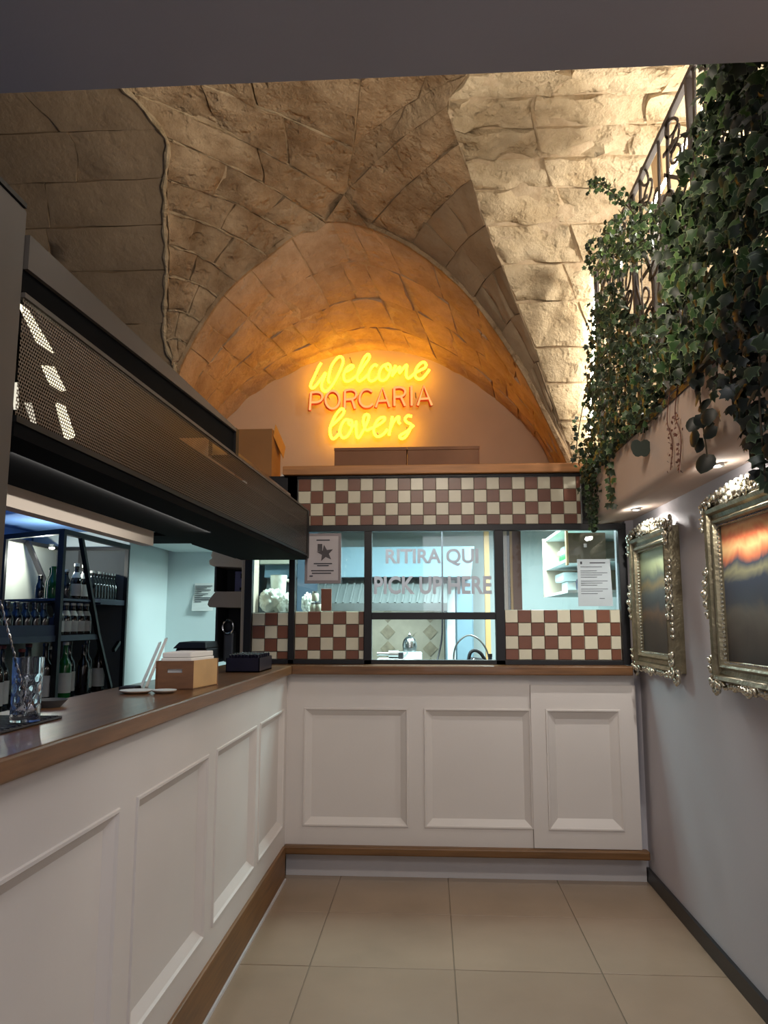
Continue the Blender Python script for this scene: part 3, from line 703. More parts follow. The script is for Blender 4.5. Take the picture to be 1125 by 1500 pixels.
# glowing slanted light bar seen through the holes at the near end, in three lengths between the shelves
lbm = thing('light_bar', 'slanted warm light bar glowing through the holes of the rack front', 'lamp', (-0.835, 1.6, 1.83))
for q in ([(1.449, 2.062), (1.484, 2.062), (1.6, 2.012), (1.56, 1.993)], [(1.556, 1.968), (1.604, 1.981), (1.664, 1.945), (1.618, 1.924)], [(1.629, 1.905), (1.665, 1.907), (1.724, 1.85), (1.682, 1.832)]):
    MB().hexa([(-0.836, y, z) for y, z in q] + [(-0.830, y, z) for y, z in q]).build('tube', bar_lamp_glow, lbm)
for q in ([(1.45, 1.896), (1.462, 1.9), (1.472, 1.846), (1.462, 1.843)], [(1.501, 1.869), (1.517, 1.873), (1.545, 1.836), (1.531, 1.833)]):
    MB().hexa([(-0.836, y, z) for y, z in q] + [(-0.830, y, z) for y, z in q]).build('glint', emis('bar_glow_small', (1.0, 0.93, 0.75), 0.7), lbm)
# pillar at the near end
pz = thing('rack_post', 'dark grey-brown wooden end post carrying the overhead rack', 'post', (-0.9, 1.25, 1.17))
MB().box((-1.0, 1.0, 1.17), (-0.80, 1.40, 2.235)).build('board', dark_board, pz, bevel=0.004)
MB().box((-1.0, 1.0, 2.235), (-0.796, 1.39, 2.245)).build('cap', black_hood, pz)

# ================================================================ LOFT RAILING
rl = thing('loft_railing', 'dark laser-cut metal railing with leaf tracery along the loft edge', 'railing', (0.95, 3.2, 2.29))
XR = 0.957
m_ = MB(); m_.bar((XR, 1.70, 3.385), (XR, 4.22, 3.385), 0.022, 0.022); m_.build('top_rail', rail_iron, rl)
m_ = MB(); m_.bar((XR, 1.70, 2.315), (XR, 4.6, 2.315), 0.022, 0.022); m_.build('bottom_rail', rail_iron, rl)
for y in (1.75, 2.62, 3.42, 4.2): MB().bar((XR, y, 2.30), (XR, y, 3.38), 0.024, 0.024).build('post', rail_iron, rl)
def stroke(mb, pts, w):   # flat cut metal: ribbons with thickness in x
    for p, q in zip(pts[:-1], pts[1:]):
        mb.bar((XR, p[0], p[1]), (XR, q[0], q[1]), 0.006, w, up=(1, 0, 0)) if False else mb.bar((XR, p[0], p[1]), (XR, q[0], q[1]), w, 0.006, up=(1, 0, 0))
def leaf_loop(y, z, l, w, ang):
    out = []
    for i in range(13):
        t = i / 12 * 2 * math.pi; a = l / 2 * (1 - math.cos(t)); b = w / 2 * math.sin(t) * (1 if abs(math.sin(t)) > 0 else 1) * (0.6 + 0.4 * math.sin(t / 2))
        out.append((y + a * math.cos(ang) - b * math.sin(ang), z + a * math.sin(ang) + b * math.cos(ang)))
    return out
rnd = random.Random(3)
for k, y0 in enumerate((1.76, 2.2, 2.63, 3.03, 3.43, 3.82)):
    m_ = MB(); y1 = y0 + 0.41
    main = [(y0 + 0.05, 2.32), (y0 + 0.16, 2.6), (y0 + 0.13, 2.85), (y0 + 0.26, 3.1), (y0 + 0.24, 3.38)]
    stroke(m_, [(p[0], p[1]) for p in bez(main, 4)], 0.03)
    stroke(m_, [(p[0], p[1]) for p in bez([(y1 - 0.04, 2.32), (y1 - 0.16, 2.55), (y1 - 0.1, 2.8), (y1 - 0.02, 3.0), (y1 - 0.05, 3.38)], 4)], 0.024)
    for j in range(16):
        z = 2.40 + 0.06 * j; yy = y0 + 0.14 + 0.08 * math.sin(j * 1.9); sgn = 1 if j % 2 else -1
        ang = (0.5 if sgn > 0 else math.pi - 0.5) + rnd.uniform(-0.35, 0.35)
        stroke(m_, leaf_loop(yy, z, rnd.uniform(0.11, 0.17), rnd.uniform(0.06, 0.085), ang), 0.011)
    for j in range(6):
        z = 2.45 + 0.16 * j; stroke(m_, [(y0 + 0.15, z), (y1 - 0.1, z + rnd.uniform(-0.05, 0.13))], 0.016)
    m_.build('tracery_panel', rail_iron, rl)
# strip lights: one up the vault at the railing's far end, one along the inside of the railing
m_ = MB(); m_.tube([(0.985, fBR(s)[1] - 0.07, fBR(s)[2] - 0.02) for s in np.linspace(1.2, 4.8, 16)], 0.010, 8)
single(m_, 'led_strip', led_white, 'upright glowing white strip light where the ivy bank meets the stone', 'lamp', (0.985, 4.6, 2.5))
m_ = MB(); m_.tube([(1.03, 1.75, 3.30), (1.03, 4.0, 3.30)], 0.009, 8)
single(m_, 'led_strip', led_white, 'long glowing white strip light along the inside of the railing', 'lamp', (1.03, 2.9, 3.30))
# pale wooden block on the loft
lb = thing('wooden_pedestal', 'pale wooden block standing behind the top of the railing', 'pedestal', (1.17, 3.47, 3.36))
MB().hexa([(1.10, 3.40, 3.36), (1.22, 3.40, 3.36), (1.22, 3.52, 3.36), (1.10, 3.52, 3.36), (1.09, 3.39, 3.62), (1.23, 3.39, 3.62), (1.23, 3.54, 3.62), (1.09, 3.54, 3.62)]).build('block', pine, lb, bevel=0.004)
MB().box((1.08, 3.36, 2.29), (1.26, 3.58, 3.36)).build('base', rail_iron, lb)
# soffit spotlights
for i, y in enumerate((3.98, 2.85)):
    s = thing('spotlight', ('small lit recessed spotlight over the dark-canvas painting', 'small lit recessed spotlight over the orange-sky painting')[i], 'lamp', (1.06, y, 1.985), 'soffit spotlights')
    MB().lathe([(0.026, 0.012), (0.026, -0.002), (0.017, -0.003), (0.015, 0.006)], (1.06, y, 1.986), 16).build('ring', steel, s, smooth=True)
    MB().lathe([(0.0, 0.0), (0.013, 0.0), (0.013, 0.004), (0.0, 0.006)], (1.06, y, 1.984), 12).build('bulb', spot_glow, s, smooth=True)

# ================================================================ PICTURE FRAMES
def picture(name, label, yl, yr, z0, z1, canvas):
    """hangs on the right wall, faces -x; yl = far edge, yr = near edge"""
    X = 1.2; t = thing(name, label, 'painting', (X, (yl + yr) / 2, z0), 'ornate framed paintings on the right wall')
    ym, W = (yl + yr) / 2, 0.085
    prof = [(0.0, 0.0), (0.0, 0.05), (0.012, 0.072), (0.026, 0.066), (0.034, 0.05), (0.05, 0.046), (0.062, 0.062), (0.07, 0.058), (0.078, 0.036), (0.085, 0.03)]   # (inset, height)
    za, zb, ya, yb = z0 + 0.035, z1 - 0.075, min(yl, yr) + 0.03, max(yl, yr) - 0.03
    m_ = MB(); rings = []
    for i, hgt in prof: rings.append([(X - hgt, ya + i, za + i), (X - hgt, yb - i, za + i), (X - hgt, yb - i, zb - i), (X - hgt, ya + i, zb - i)])
    vs = [p for r in rings for p in r]; fs = []
    for k in range(len(rings) - 1):
        for i in range(4):
            j = (i + 1) % 4; fs.append((k * 4 + i, k * 4 + j, (k + 1) * 4 + j, (k + 1) * 4 + i))
    m_.add(vs, fs); fm = m_.build('moulding', frame_metal, t)
    # beaded inner edge
    m_ = MB(); i = 0.078
    y = ya + i
    while y < yb - i:
        for z in (za + i, zb - i): m_.ball((X - 0.04, y, z), 0.0065, 6, 4)
        y += 0.017
    z = za + i
    while z < zb - i:
        for y in (ya + i, yb - i): m_.ball((X - 0.04, y, z), 0.0065, 6, 4)
        z += 0.017
    stuff(m_.build('bead_row', frame_silver, t, smooth=True))
    def scroll(c, r, turns, flip=1, th=0.009):
        p = []
        for k in range(22):
            a = k / 21 * turns * 2 * math.pi; rr = r * (1 - 0.75 * k / 21)
            p.append((X - 0.06 - 0.02 * k / 21, c[0] + flip * rr * math.cos(a), c[1] + rr * math.sin(a)))
        return p, [th * (1 - 0.4 * k / 21) for k in range(22)]
    # corner ornaments
    for (yy, zz, fy, fz) in ((ya, za, 1, 1), (yb, za, -1, 1), (ya, zb, 1, -1), (yb, zb, -1, -1)):
        m_ = MB()
        for dy, dz, r in ((0.0, 0.0, 0.03), (0.05, -0.005, 0.022), (-0.005, 0.05, 0.022), (0.085, -0.01, 0.014), (-0.01, 0.085, 0.014)):
            p, th = scroll((yy + fy * dy, zz + fz * dz), r, 1.4, fy); m_.tube(p, th, 6)
            m_.ball((X - 0.07, yy + fy * dy, zz + fz * dz), r * 0.45, 6, 5)
        for k in range(5):
            a = math.pi * (0.75 + 0.25 * k); m_.ball((X - 0.05, yy - fy * 0.012 + 0.03 * math.cos(a), zz - fz * 0.012 + 0.03 * math.sin(a)), (0.012, 0.011, 0.016), 6, 5)
        m_.build('corner_ornament', frame_silver, t, smooth=True, sharp=70)
    # centre ornaments on the four sides
    for (yy, zz, hor, sg, big) in ((ym, zb, 1, 1, 1.5), (ym, za, 1, -1, 1.0), (ya, (za + zb) / 2, 0, -1, 1.4), (yb, (za + zb) / 2, 0, 1, 1.4)):
        m_ = MB()
        for k in (-2, -1, 0, 1, 2):
            d = k * 0.03 * big; rr = (0.026 - 0.005 * abs(k)) * big; off = (0.014 - 0.006 * abs(k)) * big * sg
            c = (yy + d, zz + off) if hor else (yy + off, zz + d)
            p, th = scroll(c, rr, 1.3, 1 if k >= 0 else -1, 0.008); m_.tube(p, th, 6)
            m_.ball((X - 0.072, c[0], c[1]), rr * 0.5, 6, 5)
        for k in range(-6, 7):
            d = k * 0.03; c = (yy + d, zz + sg * 0.006) if hor else (yy + sg * 0.006, zz + d)
            m_.ball((X - 0.055, c[0], c[1]), (0.012, 0.012, 0.012 + 0.004 * (k % 2)), 6, 5)
        m_.build('centre_ornament', frame_silver, t, smooth=True, sharp=70)
    # cresting along the top and scalloped lower border
    m_ = MB()
    n = 13
    for k in range(n):
        f = k / (n - 1) * 2 - 1; hgt = 0.03 + 0.035 * (1 - abs(f)) + 0.008 * (k % 2); yy = ym + f * (yb - ya) * 0.44
        m_ = MB(); m_.ball((X - 0.045, yy, zb + hgt * 0.55), (0.014, 0.021, hgt * 0.55), 8, 6)
        p, th = scroll((yy, zb + hgt * 0.7), 0.018, 1.2, 1 if k % 2 else -1, 0.007); m_.tube(p, th, 5)
        m_.build('crest_leaf', frame_silver, t, smooth=True, sharp=70)
    m_ = MB()
    for k in range(15):
        yy = ya + 0.03 + k * (yb - ya - 0.06) / 14; m_.ball((X - 0.045, yy, za - 0.012 - 0.006 * (k % 2)), (0.013, 0.02, 0.012), 6, 5)
    m_.build('lower_scallops', frame_silver, t, smooth=True, sharp=70)
    # canvas
    me = bpy.data.meshes.new('canvas'); L = t.location; i = 0.08
    P = [(X - 0.030, yb - i, za + i), (X - 0.030, ya + i, za + i), (X - 0.030, ya + i, zb - i), (X - 0.030, yb - i, zb - i)]
    Q = [(X - 0.012, p[1], p[2]) for p in P]
    me.from_pydata([tuple(np.array(p) - np.array(L)) for p in P + Q], [], [(0, 1, 2, 3), (7, 6, 5, 4), (0, 4, 5, 1), (1, 5, 6, 2), (2, 6, 7, 3), (3, 7, 4, 0)])
    uvl = me.uv_layers.new(name='UVMap'); U = [(0, 0), (1, 0), (1, 1), (0, 1)] * 2
    for q, lp in enumerate(me.loops): uvl.data[q].uv = U[lp.vertex_index]
    me.materials.append(canvas); o = bpy.data.objects.new('canvas', me); COL.objects.link(o); o.parent = t
    MB().box((X - 0.012, ya + 0.01, za + 0.01), (X - 0.001, yb - 0.01, zb - 0.01)).build('backing', cardboard, t)
picture('framed_picture', 'ornate silver-gold framed dark painting with a pale green top', 4.47, 3.73, 1.14, 1.955, canvas_dark)
picture('framed_picture', 'ornate silver-gold framed painting with orange bands above blue grey', 3.26, 2.49, 1.145, 1.955, canvas_warm)

# ================================================================ NEON SIGN
NEON_Y = [
 [(-0.85,3.459),(-0.871,3.423),(-0.902,3.352),(-0.929,3.291),(-0.931,3.264),(-0.912,3.255),(-0.885,3.28),(-0.848,3.329),(-0.815,3.378),(-0.822,3.345),(-0.843,3.29),(-0.842,3.251),(-0.82,3.227),(-0.788,3.239),(-0.741,3.304),(-0.699,3.392),(-0.676,3.458),(-0.68,3.497),(-0.705,3.509),(-0.737,3.481),(-0.769,3.427),(-0.786,3.36),(-0.792,3.316),(-0.782,3.294)],
 [(-0.667,3.38),(-0.634,3.391),(-0.597,3.418),(-0.599,3.434),(-0.622,3.432),(-0.651,3.402),(-0.668,3.353),(-0.661,3.314),(-0.634,3.305),(-0.597,3.324),(-0.554,3.361),(-0.506,3.432),(-0.469,3.487),(-0.466,3.515),(-0.48,3.523),(-0.506,3.493),(-0.538,3.422),(-0.559,3.356),(-0.559,3.318),(-0.54,3.306),(-0.506,3.327),(-0.472,3.36)],
 [(-0.402,3.425),(-0.421,3.436),(-0.453,3.404),(-0.472,3.349),(-0.465,3.312),(-0.437,3.304),(-0.405,3.326),(-0.383,3.35)],
 [(-0.335,3.438),(-0.367,3.413),(-0.387,3.364),(-0.387,3.325),(-0.362,3.305),(-0.325,3.324),(-0.301,3.373),(-0.298,3.423),(-0.319,3.442),(-0.335,3.423),(-0.314,3.39),(-0.282,3.389)],
 [(-0.256,3.427),(-0.272,3.389),(-0.284,3.338)],
 [(-0.28,3.348),(-0.234,3.405),(-0.221,3.41),(-0.227,3.363),(-0.181,3.42),(-0.167,3.426),(-0.171,3.382),(-0.171,3.338),(-0.15,3.321),(-0.107,3.358),(-0.07,3.38),(-0.022,3.406),(-0.017,3.436),(-0.038,3.45),(-0.07,3.429),(-0.096,3.386),(-0.102,3.342),(-0.081,3.314),(-0.044,3.319),(-0.007,3.362),(0.01,3.389)],
 [(-0.764,2.944),(-0.727,2.976),(-0.685,3.019),(-0.664,3.057),(-0.673,3.078),(-0.696,3.073),(-0.733,3.025),(-0.767,2.944),(-0.774,2.89),(-0.758,2.844),(-0.732,2.846),(-0.695,2.889)],
 [(-0.611,2.985),(-0.653,2.991),(-0.685,2.943),(-0.695,2.889),(-0.673,2.848),(-0.636,2.861),(-0.605,2.915),(-0.6,2.974),(-0.621,2.985),(-0.626,2.958),(-0.594,2.941),(-0.568,2.952)],
 [(-0.568,2.979),(-0.568,2.919),(-0.562,2.86),(-0.546,2.846),(-0.52,2.886),(-0.483,2.961),(-0.468,3.015),(-0.484,3.032),(-0.505,3.016),(-0.51,2.962),(-0.489,2.907),(-0.452,2.918),(-0.404,2.939),(-0.351,2.976),(-0.344,3.003),(-0.367,3.005),(-0.399,2.982),(-0.425,2.928),(-0.425,2.88),(-0.399,2.852),(-0.357,2.868),(-0.32,2.91)],
 [(-0.283,3.012),(-0.293,2.948),(-0.309,2.86)],
 [(-0.299,2.91),(-0.272,2.969),(-0.246,3.001),(-0.23,3.006),(-0.235,2.968),(-0.22,2.952)],
 [(-0.13,3.01),(-0.162,3.016),(-0.183,2.989),(-0.167,2.962),(-0.136,2.945),(-0.146,2.902),(-0.178,2.849),(-0.21,2.833),(-0.225,2.85),(-0.21,2.866),(-0.167,2.892),(-0.115,2.94)],
]
NEON_R = [
 [(-0.936,3.077),(-0.928,3.22)],
 [(-0.928,3.218),(-0.874,3.221),(-0.842,3.202),(-0.841,3.163),(-0.873,3.14),(-0.93,3.137)],
 [(-0.7,3.155),(-0.704,3.128),(-0.716,3.105),(-0.734,3.089),(-0.755,3.084),(-0.776,3.09),(-0.794,3.106),(-0.807,3.13),(-0.811,3.157),(-0.807,3.185),(-0.795,3.208),(-0.778,3.224),(-0.756,3.229),(-0.735,3.223),(-0.717,3.207),(-0.705,3.183),(-0.7,3.155)],
 [(-0.659,3.084),(-0.657,3.231)],
 [(-0.657,3.231),(-0.601,3.236),(-0.569,3.213),(-0.574,3.175),(-0.606,3.159),(-0.656,3.155)],
 [(-0.601,3.159),(-0.577,3.082)],
 [(-0.442,3.217),(-0.474,3.236),(-0.516,3.226),(-0.539,3.18),(-0.537,3.131),(-0.505,3.097),(-0.463,3.097),(-0.436,3.118)],
 [(-0.412,3.09),(-0.359,3.248),(-0.304,3.092)],
 [(-0.391,3.139),(-0.32,3.143)],
 [(-0.265,3.099),(-0.267,3.246)],
 [(-0.267,3.246),(-0.214,3.248),(-0.182,3.226),(-0.187,3.19),(-0.219,3.172),(-0.265,3.17)],
 [(-0.214,3.172),(-0.182,3.098)],
 [(-0.13,3.099),(-0.132,3.258)],
 [(-0.082,3.099),(-0.034,3.258),(0.028,3.099)],
 [(-0.064,3.15),(0.008,3.154)],
]
sg = thing('neon_sign', 'glowing yellow and red neon lettering on the arched lunette wall', 'neon sign', (-0.45, 5.98, 2.8))
for s in NEON_Y:
    p = bez(s, 4) if len(s) > 2 else [np.array(q) for q in s]
    MB().tube([(q[0], 5.87, q[1]) for q in p], 0.0108, 8).build('tube', neon_yellow, sg, smooth=True)
for s in NEON_R:
    p = bez(s, 3) if len(s) > 3 and len(s) != 3 else [np.array(q) for q in s]
    o = MB().tube([(q[0], 5.87, q[1]) for q in p], 0.0085, 8).build('tube', neon_red, sg, smooth=True); o['label'] = 'red glowing letter tube'
    MB().tube([(q[0] - 0.006, 5.895, q[1] - 0.004) for q in p], 0.014, 6).build('letter_back', neon_back, sg, smooth=True)
m_ = MB()
for x, z in ((-0.9, 3.4), (-0.62, 3.5), (-0.3, 3.45), (-0.05, 3.4), (-0.72, 2.9), (-0.4, 2.88), (-0.17, 2.92), (-0.8, 3.2), (-0.1, 3.2)): m_.tube([(x, 5.87, z), (x, 6.0, z)], 0.005, 6)
m_.build('standoff', steel, sg)

# things on the top shelf
c = thing('cardboard_box', 'brown cardboard box on the wooden shelf beside the rack end', 'box', (-1.14, 5.15, 2.352))
MB().box((-1.30, 5.0, 2.352), (-1.05, 5.30, 2.705)).build('carton', cardboard, c, bevel=0.003)
MB().bar((-1.046, 5.05, 2.706), (-1.02, 5.28, 2.60), 0.004, 0.10).build('flap', cardboard_light, c)
for i, (x0, x1) in enumerate(((-0.628, -0.147), (-0.141, 0.334))):
    s = thing('shelf_box', ('long flat brown box on the shelf, below the start of the sign', 'long flat brown box on the shelf, below the end of the sign')[i], 'box', ((x0 + x1) / 2, 5.06, 2.352), 'flat brown boxes under the sign')
    MB().box((x0, 5.0, 2.352), (x1, 5.14, 2.545)).build('tray', mat('brown_box_%d' % i, (128, 84, 50), 0.6, var=0.12, scale=5), s, bevel=0.003)
    MB().box((x0 - 0.002, 4.997, 2.545), (x1 + 0.002, 5.143, 2.566)).build('lid', MATS['brown_box_%d' % i], s, bevel=0.002)
pp = thing('paper_stack', 'small pile of white paper lying on the wooden shelf beside the carton', 'paper', (-0.86, 5.0, 2.352))
for k in range(4): MB().box((-0.97 + 0.006 * k, 4.9 + 0.01 * k, 2.352 + 0.012 * k), (-0.72 - 0.02 * k, 5.1, 2.363 + 0.012 * k)).build('sheet', paper_white, pp)

# ================================================================ WINDOW LETTERING AND NOTICES
def text_mesh(body, x0, x1, z0, z1, y, m, name, parent, bold=0.02, thick=0.0015):
    cu = bpy.data.curves.new('lettering', 'FONT'); cu.body = body; cu.size = 1.0; cu.offset = bold; cu.extrude = 0.01; cu.resolution_u = 3
    ob = bpy.data.objects.new('lettering', cu); COL.objects.link(ob)
    bpy.context.view_layer.update()
    dg = bpy.context.evaluated_depsgraph_get(); me = bpy.data.meshes.new_from_object(ob.evaluated_get(dg))
    bpy.data.objects.remove(ob); bpy.data.curves.remove(cu)
    co = np.array([v.co[:] for v in me.vertices]); mn, mx_ = co.min(0), co.max(0)
    org = ORG.get(parent.name, (0, 0, 0)) if parent else (0, 0, 0)
    for v in me.vertices:
        a = (v.co.x - mn[0]) / (mx_[0] - mn[0]); b = (v.co.y - mn[1]) / (mx_[1] - mn[1])
        v.co = (x0 + (x1 - x0) * a - org[0], y - org[1] - v.co.z * 0.05, z0 + (z1 - z0) * b - org[2])
    me.name = name; me.materials.clear(); me.materials.append(m)
    o = bpy.data.objects.new(name, me); COL.objects.link(o); o.parent = parent; ORG[o.name] = org
    return o
text_mesh('RITIRA QUI', -0.263, 0.29, 1.745, 1.85, 4.597, frosted, 'lettering', w1, 0.028)
text_mesh('PICK UP HERE', -0.332, 0.366, 1.578, 1.687, 4.597, frosted, 'lettering', w1, 0.028)
# certificate with a star
ce = thing('certificate', 'framed white certificate with a grey star taped on the window', 'notice', (-0.636, 4.57, 1.642))
MB().box((-0.745, 4.56, 1.642), (-0.527, 4.574, 1.942)).build('frame', mat('notice_frame', (138, 130, 134), 0.5, var=0.05), ce, bevel=0.002)
MB().box((-0.728, 4.557, 1.66), (-0.544, 4.56, 1.925)).build('paper', mat('notice_paper', (188, 182, 186), 0.7, var=0.04, scale=10), ce)
st_ = [(-0.622 + (0.052 if k % 2 == 0 else 0.022) * math.cos(math.pi / 2 + k * math.pi / 5 + 0.15), 1.822 + (0.052 if k % 2 == 0 else 0.022) * math.sin(math.pi / 2 + k * math.pi / 5 + 0.15)) for k in range(10)]
MB().prism(st_, 'y', 4.5545, 4.557).build('star', mat('star_grey', (84, 80, 84), 0.7, var=0.3, scale=40), ce)
MB().box((-0.668, 4.5545, 1.835), (-0.64, 4.557, 1.878)).build('stamp', MATS['star_grey'], ce)
m_ = MB()
for z, a, b in ((1.898, -0.675, -0.595), (1.757, -0.69, -0.58), (1.745, -0.67, -0.6), (1.715, -0.705, -0.57), (1.70, -0.7, -0.585), (1.683, -0.715, -0.695)): m_.box((a, 4.5545, z), (b, 4.557, z + 0.006))
stuff(m_.build('print', ink, ce))
# typed page in the right window
nt_ = thing('typed_page', 'typed white page in a sleeve on the right kitchen window', 'notice', (0.966, 4.59, 1.507))
MB().hexa([(0.866, 4.588, 1.507), (1.066, 4.588, 1.507), (1.066, 4.592, 1.507), (0.866, 4.592, 1.507), (0.868, 4.588, 1.782), (1.058, 4.588, 1.782), (1.058, 4.592, 1.782), (0.868, 4.592, 1.782)]).build('page', paper_grey, nt_)
m_ = MB()
for k, z in enumerate((1.757, 1.735, 1.712, 1.70, 1.688, 1.675, 1.652, 1.64, 1.628, 1.605, 1.593, 1.578, 1.55)):
    a, b = (0.94, 1.03) if k == 0 else ((0.99, 1.02) if k == 12 else (0.885, 1.04 - 0.03 * ((k * 7) % 3)))
    m_.box((a, 4.5868, z), (b, 4.588, z + (0.006 if k == 0 else 0.003)))
m_.box((0.885, 4.5868, 1.752), (0.896, 4.588, 1.768)); stuff(m_.build('print', ink, nt_))
# hand written page on the passage wall
hp = thing('wall_note', 'curling white handwritten sheet taped to the passage wall', 'notice', (-1.67, 5.63, 1.495))
m_ = MB(); n = 8
for k in range(n):
    def P(u, side): return (-1.752 + (0.16 if side else 0) + 0.012 * (u > .6), 5.632 - (0.05 * max(0, 0.45 - u) ** 1.3 if not side else 0.09 * max(0, 0.4 - u) ** 1.2), 1.495 + 0.205 * u)
    m_.quad(P(k / n, 0), P(k / n, 1), P((k + 1) / n, 1), P((k + 1) / n, 0))
pg = m_.build('page', paper_white, hp); sd = pg.modifiers.new('solid', 'SOLIDIFY'); sd.thickness = 0.002
m_ = MB()
for k in range(9): m_.box((-1.735, 5.622, 1.56 + 0.0145 * k), (-1.735 + (0.05, 0.11, 0.12, 0.06, 0.10, 0.05, 0.12, 0.09, 0.13)[k], 5.625, 1.565 + 0.0145 * k))
stuff(m_.build('print', ink, hp))

# ================================================================ THINGS IN THE KITCHEN
kt = thing('kitchen_counter', 'pale kitchen counter seen through the open hatch', 'counter', (0.0, 4.9, 0))
MB().box((-1.05, 4.73, 1.08), (1.1, 5.15, 1.13)).build('top', steel, kt); MB().box((-1.05, 4.75, 0), (1.1, 5.1, 1.08)).build('body', kitchen_white, kt)
kt2 = thing('cooking_counter', 'steel cooking counter along the rear kitchen wall', 'counter', (-0.4, 6.3, 0))
MB().box((-0.84, 5.45, 0.95), (0.12, 6.6, 1.0)).build('top', steel, kt2); MB().box((-0.84, 5.48, 0), (0.12, 6.6, 0.95)).build('body', steel, kt2)
rh = thing('range_hood', 'blue grey steel range hood with slanted filter bars', 'range hood', (-0.4, 6.0, 1.5))
MB().hexa([(-1.3, 6.0, 1.76), (0.32, 6.0, 1.76), (0.32, 6.8, 1.76), (-1.3, 6.8, 1.76), (-1.3, 6.02, 2.0), (0.35, 6.02, 2.0), (0.35, 6.8, 2.0), (-1.3, 6.8, 2.0)]).build('canopy', steel_blue, rh, bevel=0.004)
MB().hexa([(-1.3, 6.05, 1.56), (0.135, 6.05, 1.56), (0.135, 6.8, 1.56), (-1.3, 6.8, 1.56), (-1.3, 6.12, 1.76), (0.135, 6.12, 1.76), (0.135, 6.8, 1.76), (-1.3, 6.8, 1.76)]).build('filter_box', filter_grey, rh)
for k in range(24): MB().bar((-1.26 + 0.058 * k, 6.045, 1.565), (-1.225 + 0.058 * k, 6.105, 1.75), 0.014, 0.012, up=(0, 1, 0)).build('filter_bar', filter_grey, rh)
MB().box((-1.3, 6.02, 1.50), (0.135, 6.1, 1.56)).build('lip', steel, rh)
# splash wall of the cooking corner with diamond tiles
spw = struct(MB().box((-1.3, 6.62, 0.9), (0.12, 6.66, 1.6)).build('wall_splash', mat('splash', (186, 190, 174), 0.5, var=0.1, scale=12)))
for k, (x, z) in enumerate([(x, z) for z in (1.05, 1.19, 1.33, 1.47) for x in (-0.9, -0.72, -0.54, -0.36, -0.18, 0.0)]):
    d = 0.064; MB().prism([(x - d, z), (x, z - d), (x + d, z), (x, z + d)], 'y', 6.612, 6.62).build('tile', (MATS['splash'], mat('splash_grey%d' % k, (160, 158, 138), 0.5, var=0.3, scale=20))[k % 2], spw)
fg = thing('fridge', 'tall pale blue grey fridge at the rear of the kitchen', 'fridge', (0.24, 6.5, 0))
MB().box((0.125, 6.22, 0), (0.345, 6.85, 1.755)).build('body', steel_blue, fg, bevel=0.006); MB().box((0.135, 6.19, 0.05), (0.20, 6.22, 1.745)).build('door', mat('fridge_door', (190, 202, 204), 0.4, var=0.04), fg, bevel=0.004)
MB().box((0.212, 6.19, 0.05), (0.335, 6.22, 1.745)).build('door', steel_blue, fg, bevel=0.004)
wp = single(MB().box((0.463, 6.55, 0.0), (0.506, 6.6, 2.26)), 'wooden_batten', mat('batten', (226, 178, 118), 0.6, var=0.15, scale=5, stretch=(8, 8, 0.6)), 'narrow upright wooden batten against the white kitchen wall', 'batten', (0.48, 6.57, 0))
# serving dome, tray machine
cl = thing('serving_dome', 'shiny steel dome lid with a pointed knob in the hatch', 'dome lid', (-0.148, 5.6, 1.13))
MB().box((-0.24, 5.52, 1.0), (-0.06, 5.7, 1.2)).build('base', kitchen_white, cl, bevel=0.01)
MB().lathe([(0.052, 0), (0.052, 0.01), (0.05, 0.03), (0.042, 0.055), (0.026, 0.072), (0.01, 0.08)], (-0.148, 5.6, 1.235), 20).build('dome', chrome, cl, smooth=True)
MB().lathe([(0.046, 0), (0.05, 0.035)], (-0.148, 5.6, 1.2), 20).build('rim', steel, cl, smooth=True)
MB().lathe([(0.008, 0), (0.01, 0.01), (0.004, 0.02), (0.0, 0.034)], (-0.148, 5.6, 1.315), 10).build('knob', chrome, cl, smooth=True)
sl = thing('label_printer', 'flat white machine with a dark roller in the kitchen hatch', 'machine', (-0.22, 4.95, 1.13))
MB().box((-0.335, 4.85, 1.13), (-0.105, 5.05, 1.185)).build('body', kitchen_white, sl, bevel=0.004)
MB().box((-0.335, 4.845, 1.15), (-0.105, 4.85, 1.165)).build('slot', steel, sl)
MB().tube([(-0.335, 4.92, 1.215), (-0.26, 4.92, 1.215)], 0.012, 10).build('shaft', steel, sl, smooth=True)
MB().tube([(-0.262, 4.92, 1.213), (-0.20, 4.92, 1.213)], 0.026, 14).build('roller', steel, sl, smooth=True)
MB().box((-0.20, 4.9, 1.186), (-0.17, 4.98, 1.225)).build('block', rubber, sl, bevel=0.004)
MB().bar((-0.175, 4.93, 1.19), (-0.14, 4.93, 1.225), 0.014).build('lever', kitchen_white, sl)
pl_ = single(MB().lathe([(0.0, 0), (0.05, 0), (0.075, 0.012), (0.07, 0.014), (0.045, 0.005), (0, 0.005)], (-0.04, 4.85, 1.13), 20), 'plate', kitchen_white, 'small white plate in the hatch beside the flat machine', 'plate', (-0.04, 4.85, 1.13), smooth=True)
cb = single(MB().tube(bez([(0.085, 5.2, 2.2), (0.085, 5.2, 1.8), (0.082, 5.2, 1.43), (0.076, 5.2, 1.3), (0.055, 5.19, 1.2), (0.035, 5.15, 1.135)], 6), 0.006, 8), 'cable', rubber, 'thin black cable hanging down behind the pick-up window', 'cable', (0.04, 5.15, 1.13), smooth=True)
ir = thing('tape_dispenser', 'black hand appliance with a curved handle in the hatch', 'appliance', (0.29, 4.9, 1.13))
